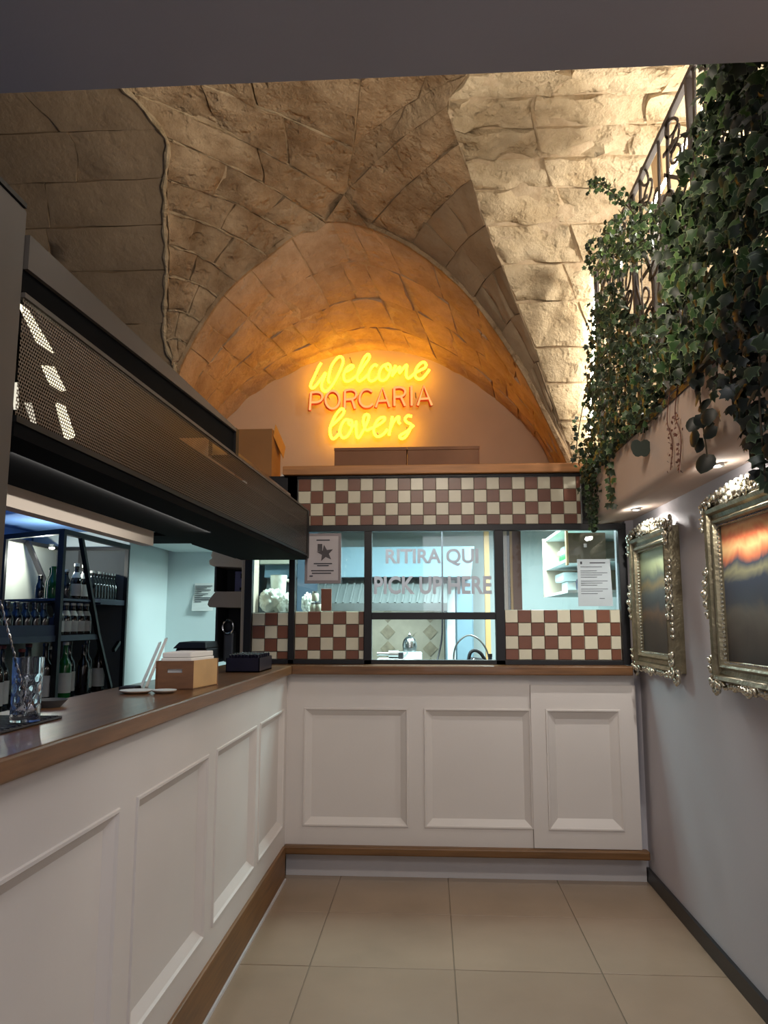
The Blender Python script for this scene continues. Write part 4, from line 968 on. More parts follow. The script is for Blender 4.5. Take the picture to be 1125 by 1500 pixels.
MB().hexa([(0.226, 4.86, 1.13), (0.36, 4.86, 1.13), (0.36, 4.95, 1.13), (0.226, 4.95, 1.13), (0.25, 4.87, 1.20), (0.33, 4.87, 1.19), (0.33, 4.94, 1.19), (0.25, 4.94, 1.20)]).build('body', rubber, ir, bevel=0.012)
MB().tube(bez([(0.236, 4.905, 1.175), (0.25, 4.905, 1.225), (0.28, 4.905, 1.24), (0.315, 4.905, 1.22), (0.345, 4.905, 1.17)], 5), 0.011, 8).build('handle', rubber, ir, smooth=True)
MB().ball((0.27, 4.865, 1.175), (0.014, 0.008, 0.016)).build('dial', chrome, ir, smooth=True)
wi = single(MB().tube(bez([(0.147, 4.98, 1.13), (0.15, 4.98, 1.22), (0.175, 4.98, 1.285), (0.235, 4.98, 1.33), (0.295, 4.98, 1.315), (0.345, 4.98, 1.26), (0.37, 4.98, 1.19), (0.372, 4.98, 1.13)], 6), 0.0055, 8), 'wire_arch', steel, 'thin grey wire arch standing over the black hand appliance', 'wire', (0.26, 4.98, 1.13), smooth=True)
bo = thing('small_bottle', 'small dark blue bottle at the right end of the hatch', 'bottle', (0.36, 4.76, 1.13))
MB().lathe([(0.022, 0), (0.022, 0.05), (0.012, 0.06), (0.012, 0.075)], (0.36, 4.76, 1.13), 12).build('body', navy, bo, smooth=True); MB().lathe([(0.014, 0), (0.014, 0.02)], (0.36, 4.76, 1.205), 12).build('cap', rubber, bo, smooth=True)
# right window: reflected strips built as solids, wall shelf with bag and box, brown cupboard door
ws = thing('wall_cupboard', 'white open wall shelves beside a brown cupboard door in the kitchen', 'cupboard', (1.1, 5.9, 1.55))
for z in (2.02, 1.80, 1.60): MB().box((0.88, 5.0, z), (1.5, 5.9, z + 0.018)).build('shelf', kitchen_white, ws)
MB().box((0.86, 5.9, 1.6), (1.5, 5.92, 2.04)).build('side', bar_board, ws); MB().box((1.44, 5.0, 1.6), (1.5, 5.9, 2.04)).build('back', kitchen_white, ws)
MB().box((0.885, 4.955, 1.788), (1.12, 4.98, 1.98)).build('door', door_brown, ws)
MB().box((0.98, 4.945, 1.885), (1.0, 4.955, 1.91)).build('handle', chrome, ws)
MB().box((0.872, 4.95, 1.775), (0.885, 5.0, 2.04)).build('edge', pine, ws)
gb = MB()
for i in range(9): gb.ball((0.98 + 0.05 * (i % 3), 5.42 + 0.09 * (i // 3), 1.86 + 0.025 * ((i * 5) % 3)), (0.05, 0.07, 0.045), 8, 6)
single(gb, 'green_bag', green_bag, 'crumpled bright green plastic bag on the upper kitchen shelf', 'bag', (1.02, 5.5, 1.818), smooth=True, sharp=90)
single(MB().box((0.98, 5.7, 1.818), (1.2, 5.86, 1.97)), 'white_bin', kitchen_white, 'white container standing behind the green bag on the shelf', 'container', (1.09, 5.78, 1.818), bevel=0.02)
wc = thing('white_tub', 'white tub with a dark lid on the lower kitchen shelf', 'container', (1.0, 5.5, 1.618))
MB().box((0.93, 5.46, 1.70), (1.13, 5.8, 1.76)).build('tub', kitchen_white, wc, bevel=0.01); MB().box((0.96, 5.5, 1.618), (1.1, 5.7, 1.70)).build('foot', kitchen_white, wc, bevel=0.01)
single(MB().box((1.0, 5.2, 1.618), (1.1, 5.38, 1.71)), 'blue_case', navy, 'small navy blue case on the lower kitchen shelf', 'case', (1.05, 5.3, 1.618), bevel=0.02)
m_ = MB(); m_.box((0.44, 4.75, 1.13), (0.475, 4.79, 2.26)); ps = thing('pane_reflection', 'pale upright casing strips just inside the right window', 'reflection', (0.5, 4.77, 1.13))  # strips reflected in the pane, built as upright solid boxes
m_.build('reflection', bar_board, ps); MB().box((0.477, 4.755, 1.13), (0.492, 4.79, 2.26)).build('dark_strip', shelf_panel_dark, ps); MB().box((0.493, 4.75, 1.13), (0.508, 4.79, 2.26)).build('pale_strip', pine, ps)
MB().box((0.508, 4.745, 1.13), (0.56, 4.79, 2.26)).build('reflection', mat('reflection_brown', (124, 96, 88), 0.6, var=0.08), ps)
# left windows: bags, jars, box, curtain of slate
def bag(c, r, lab, n=14, group=None):
    mb = MB(); base = bmesh.new(); bmesh.ops.create_icosphere(base, subdivisions=4, radius=1.0)
    for v in base.verts:
        q = v.co.copy(); d = 1 + 0.34 * noise.noise(q * 2.2 + Vector(c) * 5) + 0.26 * abs(noise.noise(q * 4.5 + Vector(c) * 9)) + 0.10 * noise.noise(q * 11)
        v.co = Vector((c[0] + q.x * r[0] * d, c[1] + q.y * r[1] * d, c[2] + r[2] + max(-r[2], q.z * r[2] * d)))
    mb.add([v.co[:] for v in base.verts], [tuple(w.index for w in f.verts) for f in base.faces]); base.free()
    return single(mb, 'plastic_bag', bag_plastic, lab, 'bag', c, group, smooth=True, sharp=50)
single(MB().box((-1.06, 4.75, 1.13), (-0.42, 5.12, 1.475)), 'kitchen_cabinet', steel, 'low steel cabinet behind the left tiled windows', 'cabinet', (-0.75, 4.93, 1.13), bevel=0.004)
bag((-1.02, 4.95, 1.475), (0.075, 0.07, 0.075), 'largest crumpled clear plastic bag behind the leftmost window')
bag((-0.925, 4.93, 1.475), (0.05, 0.06, 0.06), 'smaller crumpled plastic bag leaning on the frosted pitcher')
bag((-0.79, 4.97, 1.475), (0.035, 0.05, 0.06), 'crumpled white plastic bag beside the glass jars')
pt = thing('pitcher', 'frosted translucent pitcher behind the leftmost window', 'pitcher', (-0.995, 5.04, 1.475))
MB().lathe([(0.05, 0.0), (0.05, 0.14), (0.052, 0.19), (0.056, 0.245), (0.052, 0.245), (0.047, 0.19), (0.045, 0.02)], (-0.995, 5.04, 1.475), 20).build('body', bag_plastic, pt, smooth=True)
MB().tube(bez([(-0.942, 5.04, 1.69), (-0.91, 5.04, 1.67), (-0.912, 5.04, 1.6), (-0.945, 5.04, 1.57)], 5), 0.008, 8).build('handle', bag_plastic, pt, smooth=True)
for i, (x, z) in enumerate(((-0.74, 1.475), (-0.705, 1.475), (-0.73, 1.545))):
    j = thing('jar', ('small cream jar on the left, behind the tiled window', 'small cream jar on the right, behind the tiled window', 'small cream jar on top, behind the tiled window')[i], 'jar', (x, 4.9, z), 'cream jars behind the left window')
    MB().lathe([(0.02, 0), (0.023, 0.01), (0.023, 0.045), (0.018, 0.052)], (x, 4.9, z), 14).build('body', cream_tile, j, smooth=True)
    MB().lathe([(0.019, 0), (0.019, 0.012), (0.0, 0.013)], (x, 4.9, z + 0.052), 14).build('lid', steel, j, smooth=True)
single(MB().box((-1.01, 5.84, 0.0), (-0.86, 5.89, 2.25)), 'slate_panel', slate, 'tall slate blue panel behind the leftmost window', 'panel', (-0.93, 5.86, 0))
single(MB().box((-1.42, 5.9, 1.86), (-1.02, 6.0, 2.0)), 'cream_box', cream_tile, 'small cream box high on the wall behind the leftmost window', 'box', (-1.07, 5.95, 1.86), bevel=0.004)

# ================================================================ BOARD RACK LEFT OF THE WINDOWS
br = thing('niche_cabinet', 'beige niche cabinet with rounded shelf ends beside the windows', 'cabinet', (-1.22, 4.7, 1.17))
MB().prism([(-1.11, 1.17), (-1.135, 1.17), (-1.135, 1.90), (-1.11, 1.90)], 'y', 4.60, 4.98).build('side', bar_board, br, bevel=0.004)
MB().prism([(-1.135, 1.745), (-1.33, 1.755), (-1.352, 1.765), (-1.357, 1.79), (-1.338, 1.805), (-1.345, 1.822), (-1.335, 1.855), (-1.295, 1.872), (-1.135, 1.872)], 'y', 4.66, 4.96).build('shelf', bar_board, br, bevel=0.004)
MB().prism([(-1.135, 1.50), (-1.345, 1.505), (-1.358, 1.52), (-1.35, 1.55), (-1.33, 1.575), (-1.31, 1.60), (-1.135, 1.60)], 'y', 4.66, 4.96).build('shelf', bar_board, br, bevel=0.004)
MB().box((-1.33, 4.96, 1.17), (-1.11, 4.98, 1.87)).build('back', niche_dark, br)
MB().box((-1.33, 4.70, 1.60), (-1.318, 4.96, 1.755)).build('divider', niche_dark, br); MB().box((-1.315, 4.70, 1.17), (-1.303, 4.96, 1.505)).build('divider', niche_dark, br)
ta = thing('till_screen', 'small lavender screen with dark buttons inside the upper niche', 'screen', (-1.19, 4.85, 1.60))
MB().box((-1.24, 4.85, 1.60), (-1.14, 4.88, 1.735)).build('case', mat('lavender', (128, 122, 160), 0.5, var=0.1, scale=8), ta, bevel=0.004)
MB().box((-1.20, 4.84, 1.69), (-1.15, 4.85, 1.72)).build('button', rubber, ta); MB().box((-1.205, 4.84, 1.615), (-1.155, 4.85, 1.632)).build('button', rubber, ta)
gr = thing('coffee_grinder', 'small machine with a chrome ring in the lower niche', 'machine', (-1.25, 4.8, 1.17))
MB().box((-1.285, 4.78, 1.17), (-1.22, 4.86, 1.36)).build('body', mat('machine_grey', (112, 112, 116), 0.4, 0.3, var=0.08), gr, bevel=0.012)
tp = [(-1.255 + 0.034 * math.cos(a), 4.765, 1.385 + 0.042 * math.sin(a)) for a in np.linspace(0, 2 * math.pi, 20)]
MB().tube(tp, 0.009, 8, cap=False).build('ring', chrome, gr, smooth=True); MB().ball((-1.255, 4.775, 1.385), (0.026, 0.01, 0.034)).build('face', rubber, gr, smooth=True)
sc_ = thing('scale', 'dark flat-topped scale standing just above the wooden box', 'scale', (-1.36, 4.4, 1.17))
tb = thing('work_table', 'dark steel work table behind the wooden worktop corner', 'table', (-1.4, 4.4, 0))
MB().box((-1.7, 4.22, 0.96), (-1.22, 4.56, 1.02)).build('top', shelf_panel_dark, tb); MB().box((-1.68, 4.24, 0), (-1.24, 4.54, 0.96)).build('body', rubber, tb)
MB().box((-1.42, 4.28, 1.02), (-1.24, 4.52, 1.27)).build('base', rubber, sc_, bevel=0.01)
MB().hexa([(-1.43, 4.26, 1.27), (-1.24, 4.26, 1.27), (-1.24, 4.52, 1.27), (-1.43, 4.52, 1.27), (-1.40, 4.28, 1.305), (-1.25, 4.28, 1.305), (-1.25, 4.52, 1.305), (-1.40, 4.52, 1.305)]).build('platform', rubber, sc_, bevel=0.005)

# ================================================================ BAR BACK: SHELF UNIT AND BOTTLES
su = thing('bottle_shelf', 'black angular metal shelf unit holding bottles behind the bar', 'shelf unit', (-2.15, 4.3, 1.0))
XS = -1.955
def sbar(p, q, w=0.022): MB().bar(p, q, w, w).build('frame_bar', black_steel, su)
sbar((XS, 4.87, 1.0), (XS, 4.87, 1.895), 0.024); sbar((XS, 3.98, 1.0), (XS, 3.98, 1.895), 0.03); sbar((XS, 3.97, 1.895), (XS, 4.88, 1.895), 0.028)
sbar((-2.42, 4.24, 1.0), (-2.42, 4.24, 1.895), 0.026); sbar((XS, 3.98, 1.895), (-2.42, 4.24, 1.895), 0.028); sbar((-2.42, 4.24, 1.89), (-2.42, 4.87, 1.89), 0.022); sbar((-2.42, 4.87, 1.885), (XS, 4.87, 1.885), 0.018)
sbar((XS, 4.19, 1.895), (XS, 4.47, 1.36), 0.024); sbar((XS, 4.47, 1.36), (XS, 4.70, 1.02), 0.022); sbar((-2.40, 4.45, 1.89), (-2.2, 4.46, 1.48), 0.026); sbar((-2.25, 4.85, 1.87), (-2.25, 4.85, 1.56), 0.03)
sbar((XS, 4.72, 1.24), (XS, 4.80, 1.29), 0.02); sbar((-2.42, 4.24, 1.36), (-2.42, 4.87, 1.36), 0.02)
MB().box((-2.44, 4.25, 1.0), (-2.43, 4.89, 1.9)).build('back_panel', shelf_panel, su); MB().box((-2.43, 4.875, 1.0), (-1.96, 4.885, 1.9)).build('side_panel', shelf_panel_dark, su)
MB().prism([(XS, 4.0), (XS, 4.50), (-2.42, 4.50), (-2.42, 4.26)], 'z', 1.530, 1.542).build('shelf', shelf_steel, su)
MB().prism([(XS, 4.50), (XS, 4.86), (-2.42, 4.86), (-2.42, 4.50)], 'z', 1.520, 1.552).build('shelf', shelf_steel, su)
MB().prism([(XS, 3.35), (XS, 4.52), (-2.42, 4.52), (-2.42, 3.35)], 'z', 1.315, 1.345).build('shelf', shelf_steel, su)
sbar((XS, 3.37, 1.0), (XS, 3.37, 1.32), 0.024); sbar((-2.42, 3.37, 1.0), (-2.42, 3.37, 1.32), 0.024)
single(MB().box((-2.59, 2.6, 0.0), (-1.9, 4.87, 0.999)), 'rear_bar_cabinet', rubber, 'dark low cabinet under the bottle shelf behind the bar', 'cabinet', (-2.25, 3.7, 0), bevel=0.004)
spl = thing('shelf_spotlight', 'tiny lit lamp under the top of the bottle shelf', 'lamp', (-2.3, 4.55, 1.86))
MB().lathe([(0.018, 0), (0.02, 0.02)], (-2.3, 4.55, 1.865), 10).build('socket', steel, spl); MB().ball((-2.3, 4.55, 1.862), (0.018, 0.018, 0.008)).build('bulb', spot_glow, spl, smooth=True)

PROF = {'beer': [(0.030, 0), (0.031, 0.004), (0.031, 0.105), (0.026, 0.128), (0.014, 0.155), (0.0125, 0.185), (0.014, 0.19), (0.014, 0.2)],
        'wine': [(0.036, 0), (0.037, 0.005), (0.037, 0.165), (0.032, 0.195), (0.015, 0.225), (0.0135, 0.285), (0.015, 0.29), (0.015, 0.30)],
        'small': [(0.022, 0), (0.023, 0.004), (0.023, 0.07), (0.014, 0.095), (0.012, 0.125), (0.013, 0.13)]}
PROTO = {}
def bottle(kind, m, mlab, mcap, loc, label, group, h=1.0):
    key = (kind, m.name, mlab and mlab.name, mcap.name)
    if key in PROTO:
        c = copy_tree(PROTO[key], loc, label, group); c.scale = (1, 1, h); return c
    t = thing('bottle', label, 'bottle', loc, group); p = PROF[kind]; top = p[-1][1]
    MB().lathe([(r, z) for r, z in p], loc, 14).build('body', m, t, smooth=True, sharp=60)
    MB().lathe([(p[-1][0] + 0.0012, 0), (p[-1][0] + 0.0012, 0.016), (0, 0.018)], (loc[0], loc[1], loc[2] + top - 0.010), 14).build('cap', mcap, t, smooth=True)
    if mlab:
        r = p[2][0] + 0.0006; zb = p[2][1]
        MB().lathe([(r, zb * 0.2), (r, zb * 0.85)], loc, 14).build('paper_label', mlab, t, smooth=True)
    PROTO[key] = t; t.scale = (1, 1, h); return t
ORD = ['first', 'second', 'third', 'fourth', 'fifth', 'sixth', 'seventh', 'eighth', 'ninth', 'tenth', 'eleventh', 'twelfth']
G1 = 'bottles on the upper shelf behind the bar'
bottle('small', bottle_dark, None, bottle_dark, (-2.1, 4.05, 1.543), 'small dark bottle at the near end of the upper bottle shelf', G1, 0.9)
bottle('beer', bottle_green, None, bottle_green, (-2.06, 4.115, 1.543), 'first of the two green bottles on the upper shelf', G1, 0.85)
bottle('beer', bottle_green, None, bottle_green, (-2.12, 4.21, 1.543), 'second of the two green bottles on the upper shelf', G1, 0.85)
bottle('beer', bottle_dark, None, foil, (-2.04, 4.22, 1.543), 'dark bottle right beside the green bottles on the upper shelf', G1, 0.8)
bottle('beer', bottle_dark, None, foil, (-2.1, 4.31, 1.543), 'dark bottle just behind the first foil-topped bottle', G1, 0.82)
for i, y in enumerate((4.325, 4.425)):
    b = bottle('beer', bottle_brown, label_paper, foil, (-2.03, y, 1.543), ('first of two brown bottles with white foil necks and labels', 'second of two brown bottles with white foil necks and labels')[i], 'foil-topped bottles on the upper shelf')
    MB().lathe([(0.0275, 0.124), (0.0155, 0.156)], b.location, 14).build('neck_foil', foil, b, smooth=True) if i == 0 else None
    if i == 1:
        pass
G2 = 'bottles on the right of the upper shelf'
for r in range(2):
    for i in range(8):
        bottle('beer', bottle_dark, label_paper if False else None, (foil if r == 0 and i in (0, 2) else steel), (-2.03 - 0.08 * r, 4.535 + 0.044 * i * (1 if r == 0 else 1), 1.552),
               '%s dark bottle in the %s row by the shelf side panel' % (ORD[i], ('front', 'rear')[r]), G2, 0.82)
G3 = 'labelled brown bottles on the middle shelf'
for i in range(5):
    bottle('beer', bottle_brown, label_paper, foil, (-2.02, 4.115 + 0.085 * i, 1.345), '%s brown labelled bottle from the corner post, middle shelf' % ORD[i], G3, 0.86)
cr = thing('bottle_crate', 'dark blue open crate of bottles on the middle shelf', 'crate', (-2.06, 3.82, 1.345))
for x, y0, y1 in ((-1.965, 3.42, 3.99), (-2.17, 3.42, 3.99)): MB().box((x - 0.004, y0, 1.345), (x + 0.004, y1, 1.40)).build('side', navy, cr)
for y in (3.42, 3.99): MB().box((-2.17, y - 0.004, 1.345), (-1.965, y + 0.004, 1.44)).build('end', navy, cr)
MB().box((-2.17, 3.42, 1.346), (-1.965, 3.99, 1.352)).build('base', navy, cr)
G4 = 'dark bottles in the blue crate'
for r in range(2):
    for i in range(6):
        bottle('beer', bottle_dark, None, bottle_dark, (-2.01 - 0.10 * r, 3.49 + 0.088 * i, 1.352), '%s dark bottle of the %s row in the blue crate' % (ORD[i], ('front', 'rear')[r]), G4, 0.78)
G5 = 'wine and spirit bottles on the rear bar cabinet'
specs = [(3.42, bottle_dark, None, cap_red), (3.52, bottle_brown, label_paper, cap_red), (3.62, bottle_dark, label_paper, cap_red), (3.74, bottle_brown, label_paper, cap_red), (3.86, bottle_dark, label_paper, cap_red), (3.98, bottle_brown, label_paper, bottle_dark),
         (4.09, bottle_dark, label_paper, foil), (4.20, bottle_green, label_paper, foil), (4.31, bottle_dark, label_paper, bottle_dark), (4.43, bottle_brown, None, bottle_dark), (4.53, bottle_dark, label_paper, bottle_dark), (4.64, bottle_brown, label_paper, bottle_dark)]
for i, (y, m, lb_, cp) in enumerate(specs):
    bottle('wine', m, lb_, cp, (-2.04 + 0.03 * (i % 2), y, 1.0), '%s tall bottle along the rear bar top, counted from the near end' % ORD[i], G5, 1.0 if i % 3 else 0.93)

# ================================================================ ON THE BAR WORKTOP
Z = 1.17
bm_ = thing('bar_mat', 'black ribbed rubber bar mat under the cut glass', 'mat', (-1.05, 1.82, Z))
MB().box((-1.19, 1.45, Z), (-0.955, 2.0, Z + 0.007)).build('base', rubber, bm_, bevel=0.003)
m_ = MB()
for k in range(22): m_.box((-1.185, 1.46 + 0.0245 * k, Z + 0.007), (-0.96, 1.47 + 0.0245 * k, Z + 0.0095))
stuff(m_.build('ribs', rubber, bm_))
def real_glass():
    m, nt, b = nodes_of('cut_glass'); b.inputs['Transmission Weight'].default_value = 1.0; b.inputs['Roughness'].default_value = 0.03; b.inputs['IOR'].default_value = 1.45
    b.inputs['Base Color'].default_value = (0.96, 0.97, 1, 1); return m
cg = real_glass()
gl = thing('mixing_glass', 'tall cut-crystal mixing glass on the black bar mat', 'glass', (-0.987, 1.871, Z + 0.0095))
gx, gy, gz = -0.987, 1.871, Z + 0.0096
n, rows = 40, 24; vs, fs = [], []
for i in range(rows + 1):
    z = 0.153 * i / rows
    for k in range(n):
        a = 2 * math.pi * k / n; r = 0.0345 + 0.0015 * i / rows
        if 0.02 < z < 0.105:
            r -= 0.0022 * (0.5 + 0.5 * math.cos(9 * a + z * 120)) ** 2 + 0.0018 * (0.5 + 0.5 * math.cos(9 * a - z * 120)) ** 2
        vs.append((gx + r * math.cos(a), gy + r * math.sin(a), gz + z))
for i in range(rows + 1):
    z = 0.153 - (0.153 - 0.018) * i / rows
    for k in range(n):
        a = 2 * math.pi * k / n; vs.append((gx + 0.0305 * math.cos(a), gy + 0.0305 * math.sin(a), gz + z))
for i in range(2 * rows + 1):
    for k in range(n):
        k2 = (k + 1) % n; fs.append((i * n + k, i * n + k2, (i + 1) * n + k2, (i + 1) * n + k))
fs.append(tuple(reversed(range(n)))); e = (2 * rows + 1) * n; fs.append(tuple(e + k for k in range(n)))
MB().add(vs, fs).build('body', cg, gl, smooth=True, sharp=35)
sp_ = thing('bar_spoon', 'twisted steel bar spoon leaning in the cut glass', 'spoon', (-0.995, 1.865, Z + 0.03))
p0, p1 = Vector((-0.982, 1.878, Z + 0.034)), Vector((-1.03, 1.80, Z + 0.30)); pts = []
ax = (p1 - p0).normalized(); u_ = ax.orthogonal().normalized(); w_ = ax.cross(u_)
m_ = MB(); st1, st2 = [], []
for k in range(70):
    f_ = k / 69; c_ = p0 + (p1 - p0) * f_; a = f_ * 60
    st1.append(c_ + (u_ * math.cos(a) + w_ * math.sin(a)) * 0.0018); st2.append(c_ - (u_ * math.cos(a) + w_ * math.sin(a)) * 0.0018)
m_.tube(st1, 0.0018, 6).tube(st2, 0.0018, 6); m_.build('handle', chrome, sp_, smooth=True)
MB().ball(p0 + Vector((0, 0, 0.004)), (0.010, 0.005, 0.015)).build('bowl', chrome, sp_, smooth=True)
ds = single(MB().lathe([(0.0, 0), (0.03, 0), (0.05, 0.022), (0.046, 0.022), (0.028, 0.004), (0, 0.004)], (-1.12, 2.26, Z), 20), 'ashtray', shelf_panel_dark, 'low grey dish just behind the cut glass', 'dish', (-1.12, 2.26, Z), smooth=True)
# wooden box with napkins
wb_ = thing('napkin_box', 'wooden crate box with a slotted handle holding white napkins', 'box', (-0.94, 2.95, Z))
c1, c2, c3, c4 = (-1.006, 2.82), (-0.872, 2.845), (-0.842, 3.07), (-1.01, 3.07)
front_m = mat('crate_wood', (122, 82, 52), 0.55, var=0.2, scale=8, stretch=(1, 6, 6)); side_m = mat('crate_side', (200, 158, 104), 0.55, var=0.15, scale=8)
hB = 0.105
def wall_(p, q, m, t=0.010, slot=None):
    p, q = Vector((p[0], p[1], Z)), Vector((q[0], q[1], Z)); d = (q - p); L_ = d.length; d.normalize(); n_ = Vector((-d.y, d.x, 0)) * t
    mb = MB()
    def blk(u0, u1, z0, z1):
        a, b = p + d * u0, p + d * u1
        mb.hexa([a + Vector((0, 0, z0)), b + Vector((0, 0, z0)), b + n_ + Vector((0, 0, z0)), a + n_ + Vector((0, 0, z0)), a + Vector((0, 0, z1)), b + Vector((0, 0, z1)), b + n_ + Vector((0, 0, z1)), a + n_ + Vector((0, 0, z1))])
    if slot:
        u0, u1, z0, z1 = slot; blk(0, u0, 0, hB); blk(u1, L_, 0, hB); blk(u0, u1, 0, z0); blk(u0, u1, z1, hB)
    else: blk(0, L_, 0, hB)
    return mb
wall_(c1, c2, front_m, slot=(0.042, 0.095, 0.062, 0.076)).build('front', front_m, wb_)
wall_(c2, c3, side_m).build('side', side_m, wb_); wall_(c3, c4, front_m).build('back', front_m, wb_); wall_(c4, c1, front_m).build('side', front_m, wb_)
MB().prism([c1, c2, c3, c4], 'z', Z, Z + 0.006).build('base', front_m, wb_)
for i, (dz, ins) in enumerate(((0.006, 0.014), (0.05, 0.014), (0.094, 0.014), (0.116, 0.017))):
    q = [(c1[0] + ins, c1[1] + ins), (c2[0] - ins, c2[1] + ins), (c3[0] - ins, c3[1] - ins), (c4[0] + ins, c4[1] - ins)]
    single(MB().prism(q, 'z', Z + dz, Z + dz + (0.042, 0.042, 0.021, 0.019)[i]), 'napkin', paper_white, ('lowest bundle of white napkins in the crate', 'middle bundle of white napkins in the crate', 'upper bundle of white napkins level with the crate rim', 'topmost white napkin bundle sticking out of the crate')[i], 'napkin', (-0.94, 2.95, Z + dz), 'napkins in the wooden crate', bevel=0.003)
# menu boards leaning behind the crate
for i, (y, dx) in enumerate(((2.93, 0.0), (2.955, 0.012))):
    t = thing('menu_board', ('first slim white menu board leaning behind the crate', 'second slim white menu board leaning behind the crate', 'dark-edged slim menu board leaning behind the crate')[i], 'menu', (-1.09 + dx, y, Z), 'menu boards leaning behind the crate')
    a, b = Vector((-1.10 + dx, y, Z)), Vector((-1.085 + dx, y + 0.15 + 0.012 * i, Z + 0.165 + 0.015 * i))
    MB().bar(a, b, 0.011, 0.004, up=(0, 1, 0)).build('board', (kitchen_white, paper_white, shelf_panel)[i], t)
    MB().bar(a + Vector((0.0, 0.010, 0.001)), b + Vector((0.0, 0.010, 0.001)), 0.003, 0.007, up=(0, 1, 0)).build('edge', shelf_panel_dark, t)
# saucers
for i, (x, y, r) in enumerate(((-1.03, 2.70, 0.055), (-0.935, 2.715, 0.042))):
    t = thing('saucer', ('larger pale flat saucer lying in front of the crate', 'smaller pale flat saucer overlapping in front of the crate')[i], 'saucer', (x, y, Z), 'saucers in front of the crate')
    MB().lathe([(0, 0), (r * 0.7, 0), (r, 0.008), (r, 0.011), (r * 0.65, 0.005), (0, 0.005)], (x, y, Z), 24).build('dish', bar_board, t, smooth=True)
    MB().lathe([(r - 0.002, 0.0095), (r + 0.001, 0.0105), (r + 0.001, 0.012), (r - 0.003, 0.0115)], (x, y, Z), 24).build('rim', kitchen_white, t, smooth=True)
single(MB().box((-1.135, 2.80, Z), (-1.075, 2.87, Z + 0.014)), 'card_reader', rubber, 'small black flat gadget lying in front of the menu boards', 'gadget', (-1.1, 2.83, Z), bevel=0.004)
# black cutlery tray with rows of handles
tr_ = thing('cutlery_tray', 'black tray of upright dark stirrers near the counter corner', 'tray', (-0.93, 3.95, Z))
MB().prism([(-1.01, 3.82), (-0.842, 3.82), (-0.842, 4.12), (-1.01, 4.12)], 'z', Z, Z + 0.006).build('base', tray_black, tr_)
for a, b in (((-1.01, 3.82), (-0.842, 3.824)), ((-1.01, 4.116), (-0.842, 4.12)), ((-1.01, 3.82), (-1.006, 4.12)), ((-0.846, 3.82), (-0.842, 4.12))): MB().box((a[0], a[1], Z), (b[0], b[1], Z + 0.07)).build('side', tray_black, tr_)
pin = None
for r in range(6):
    for k in range(9):
        x, y = -0.995 + 0.0175 * k, 3.845 + 0.05 * r
        lab = '%s black stirrer in row %s of the tray' % (ORD[k], ORD[r])
        if pin is None:
            pin = thing('stirrer', 'black stirrer with a glinting tip standing in the black tray', 'stirrer', (x, y, Z + 0.006), 'stirrers in the black tray')
            MB().lathe([(0.004, 0), (0.004, 0.066), (0.006, 0.07), (0.006, 0.078), (0.0, 0.081)], (x, y, Z + 0.006), 8).build('stick', tray_black, pin, smooth=True)
            MB().ball((x, y - 0.003, Z + 0.086), (0.0035, 0.0035, 0.0025), 6, 4).build('tip', chrome, pin, smooth=True)
        else: copy_tree(pin, (x, y, Z + 0.006), 'black stirrer with a glinting tip standing in the black tray', 'stirrers in the black tray')

# ================================================================ IVY AND HANGING ORNAMENT
def leaf_shape(kind):
    if kind == 'ivy':
        out = [(90, 1.0), (66, .62), (40, .84), (14, .50), (-18, .66), (-55, .42), (-90, .26), (-125, .42), (198, .66), (166, .50), (140, .84), (114, .62)]
    elif kind == 'round':
        out = [(90, .95)] + [(90 - 30 * k, .82 if k != 6 else .62) for k in range(1, 12)]
    out = [(r * math.cos(math.radians(a)), r * math.sin(math.radians(a))) for a, r in out]
    vs = [(0, -0.05, 0.0)]; rim = [0.0]
    n = len(out)
    for sc_f, rv in ((0.84, 0.0), (1.0, 1.0)):
        for i, (x, y) in enumerate(out):
            z = -0.22 * (x * x + 0.6 * y * y) * (1 + 0.3 * math.sin(3 * i)) - 0.10 * abs(x) + (0.03 * math.sin(i * 2.4) if sc_f == 1 else 0)
            vs.append((x * sc_f, y * sc_f, z * sc_f ** 2)); rim.append(rv)
    fs = []
    for i in range(n):
        j = (i + 1) % n
        fs.append((0, 1 + i, 1 + j)); fs.append((1 + i, 1 + n + i, 1 + n + j, 1 + j))
    return np.array(vs), fs, rim
SHAPES = {k: leaf_shape(k) for k in ('ivy', 'round')}
LEAF_ME = {}
def leaf_mesh(kind, m):
    key = (kind, m.name)
    if key not in LEAF_ME:
        vs, fs, rim = SHAPES[kind]; me = bpy.data.meshes.new('leaf'); me.from_pydata(vs.tolist(), [], fs)
        at = me.attributes.new('rim', 'FLOAT', 'POINT'); at.data.foreach_set('value', rim)
        me.materials.append(m); me.shade_smooth(); LEAF_ME[key] = me
    return LEAF_ME[key]
EYE = np.array([0, 0, 1.42])
def leaf_matrix(p, size, rr, face=(-1, -0.35, 0.15), spread=0.7, droop=0.9):
    n = Vector(face).normalized() + Vector((rr.gauss(0, spread), rr.gauss(0, spread), rr.gauss(0, spread * 0.8)))
    n.normalize(); tip = Vector((rr.gauss(0, 0.5), rr.gauss(0, 0.5), -droop))
    tip = (tip - n * tip.dot(n))
    tip = tip.normalized() if tip.length > 1e-3 else n.orthogonal().normalized()
    xa = tip.cross(n); R = Matrix((xa, tip, n)).transposed().to_4x4()
    M_ = Matrix.Translation(Vector(p)) @ R @ Matrix.Diagonal((size, size, size, 1))
    return M_
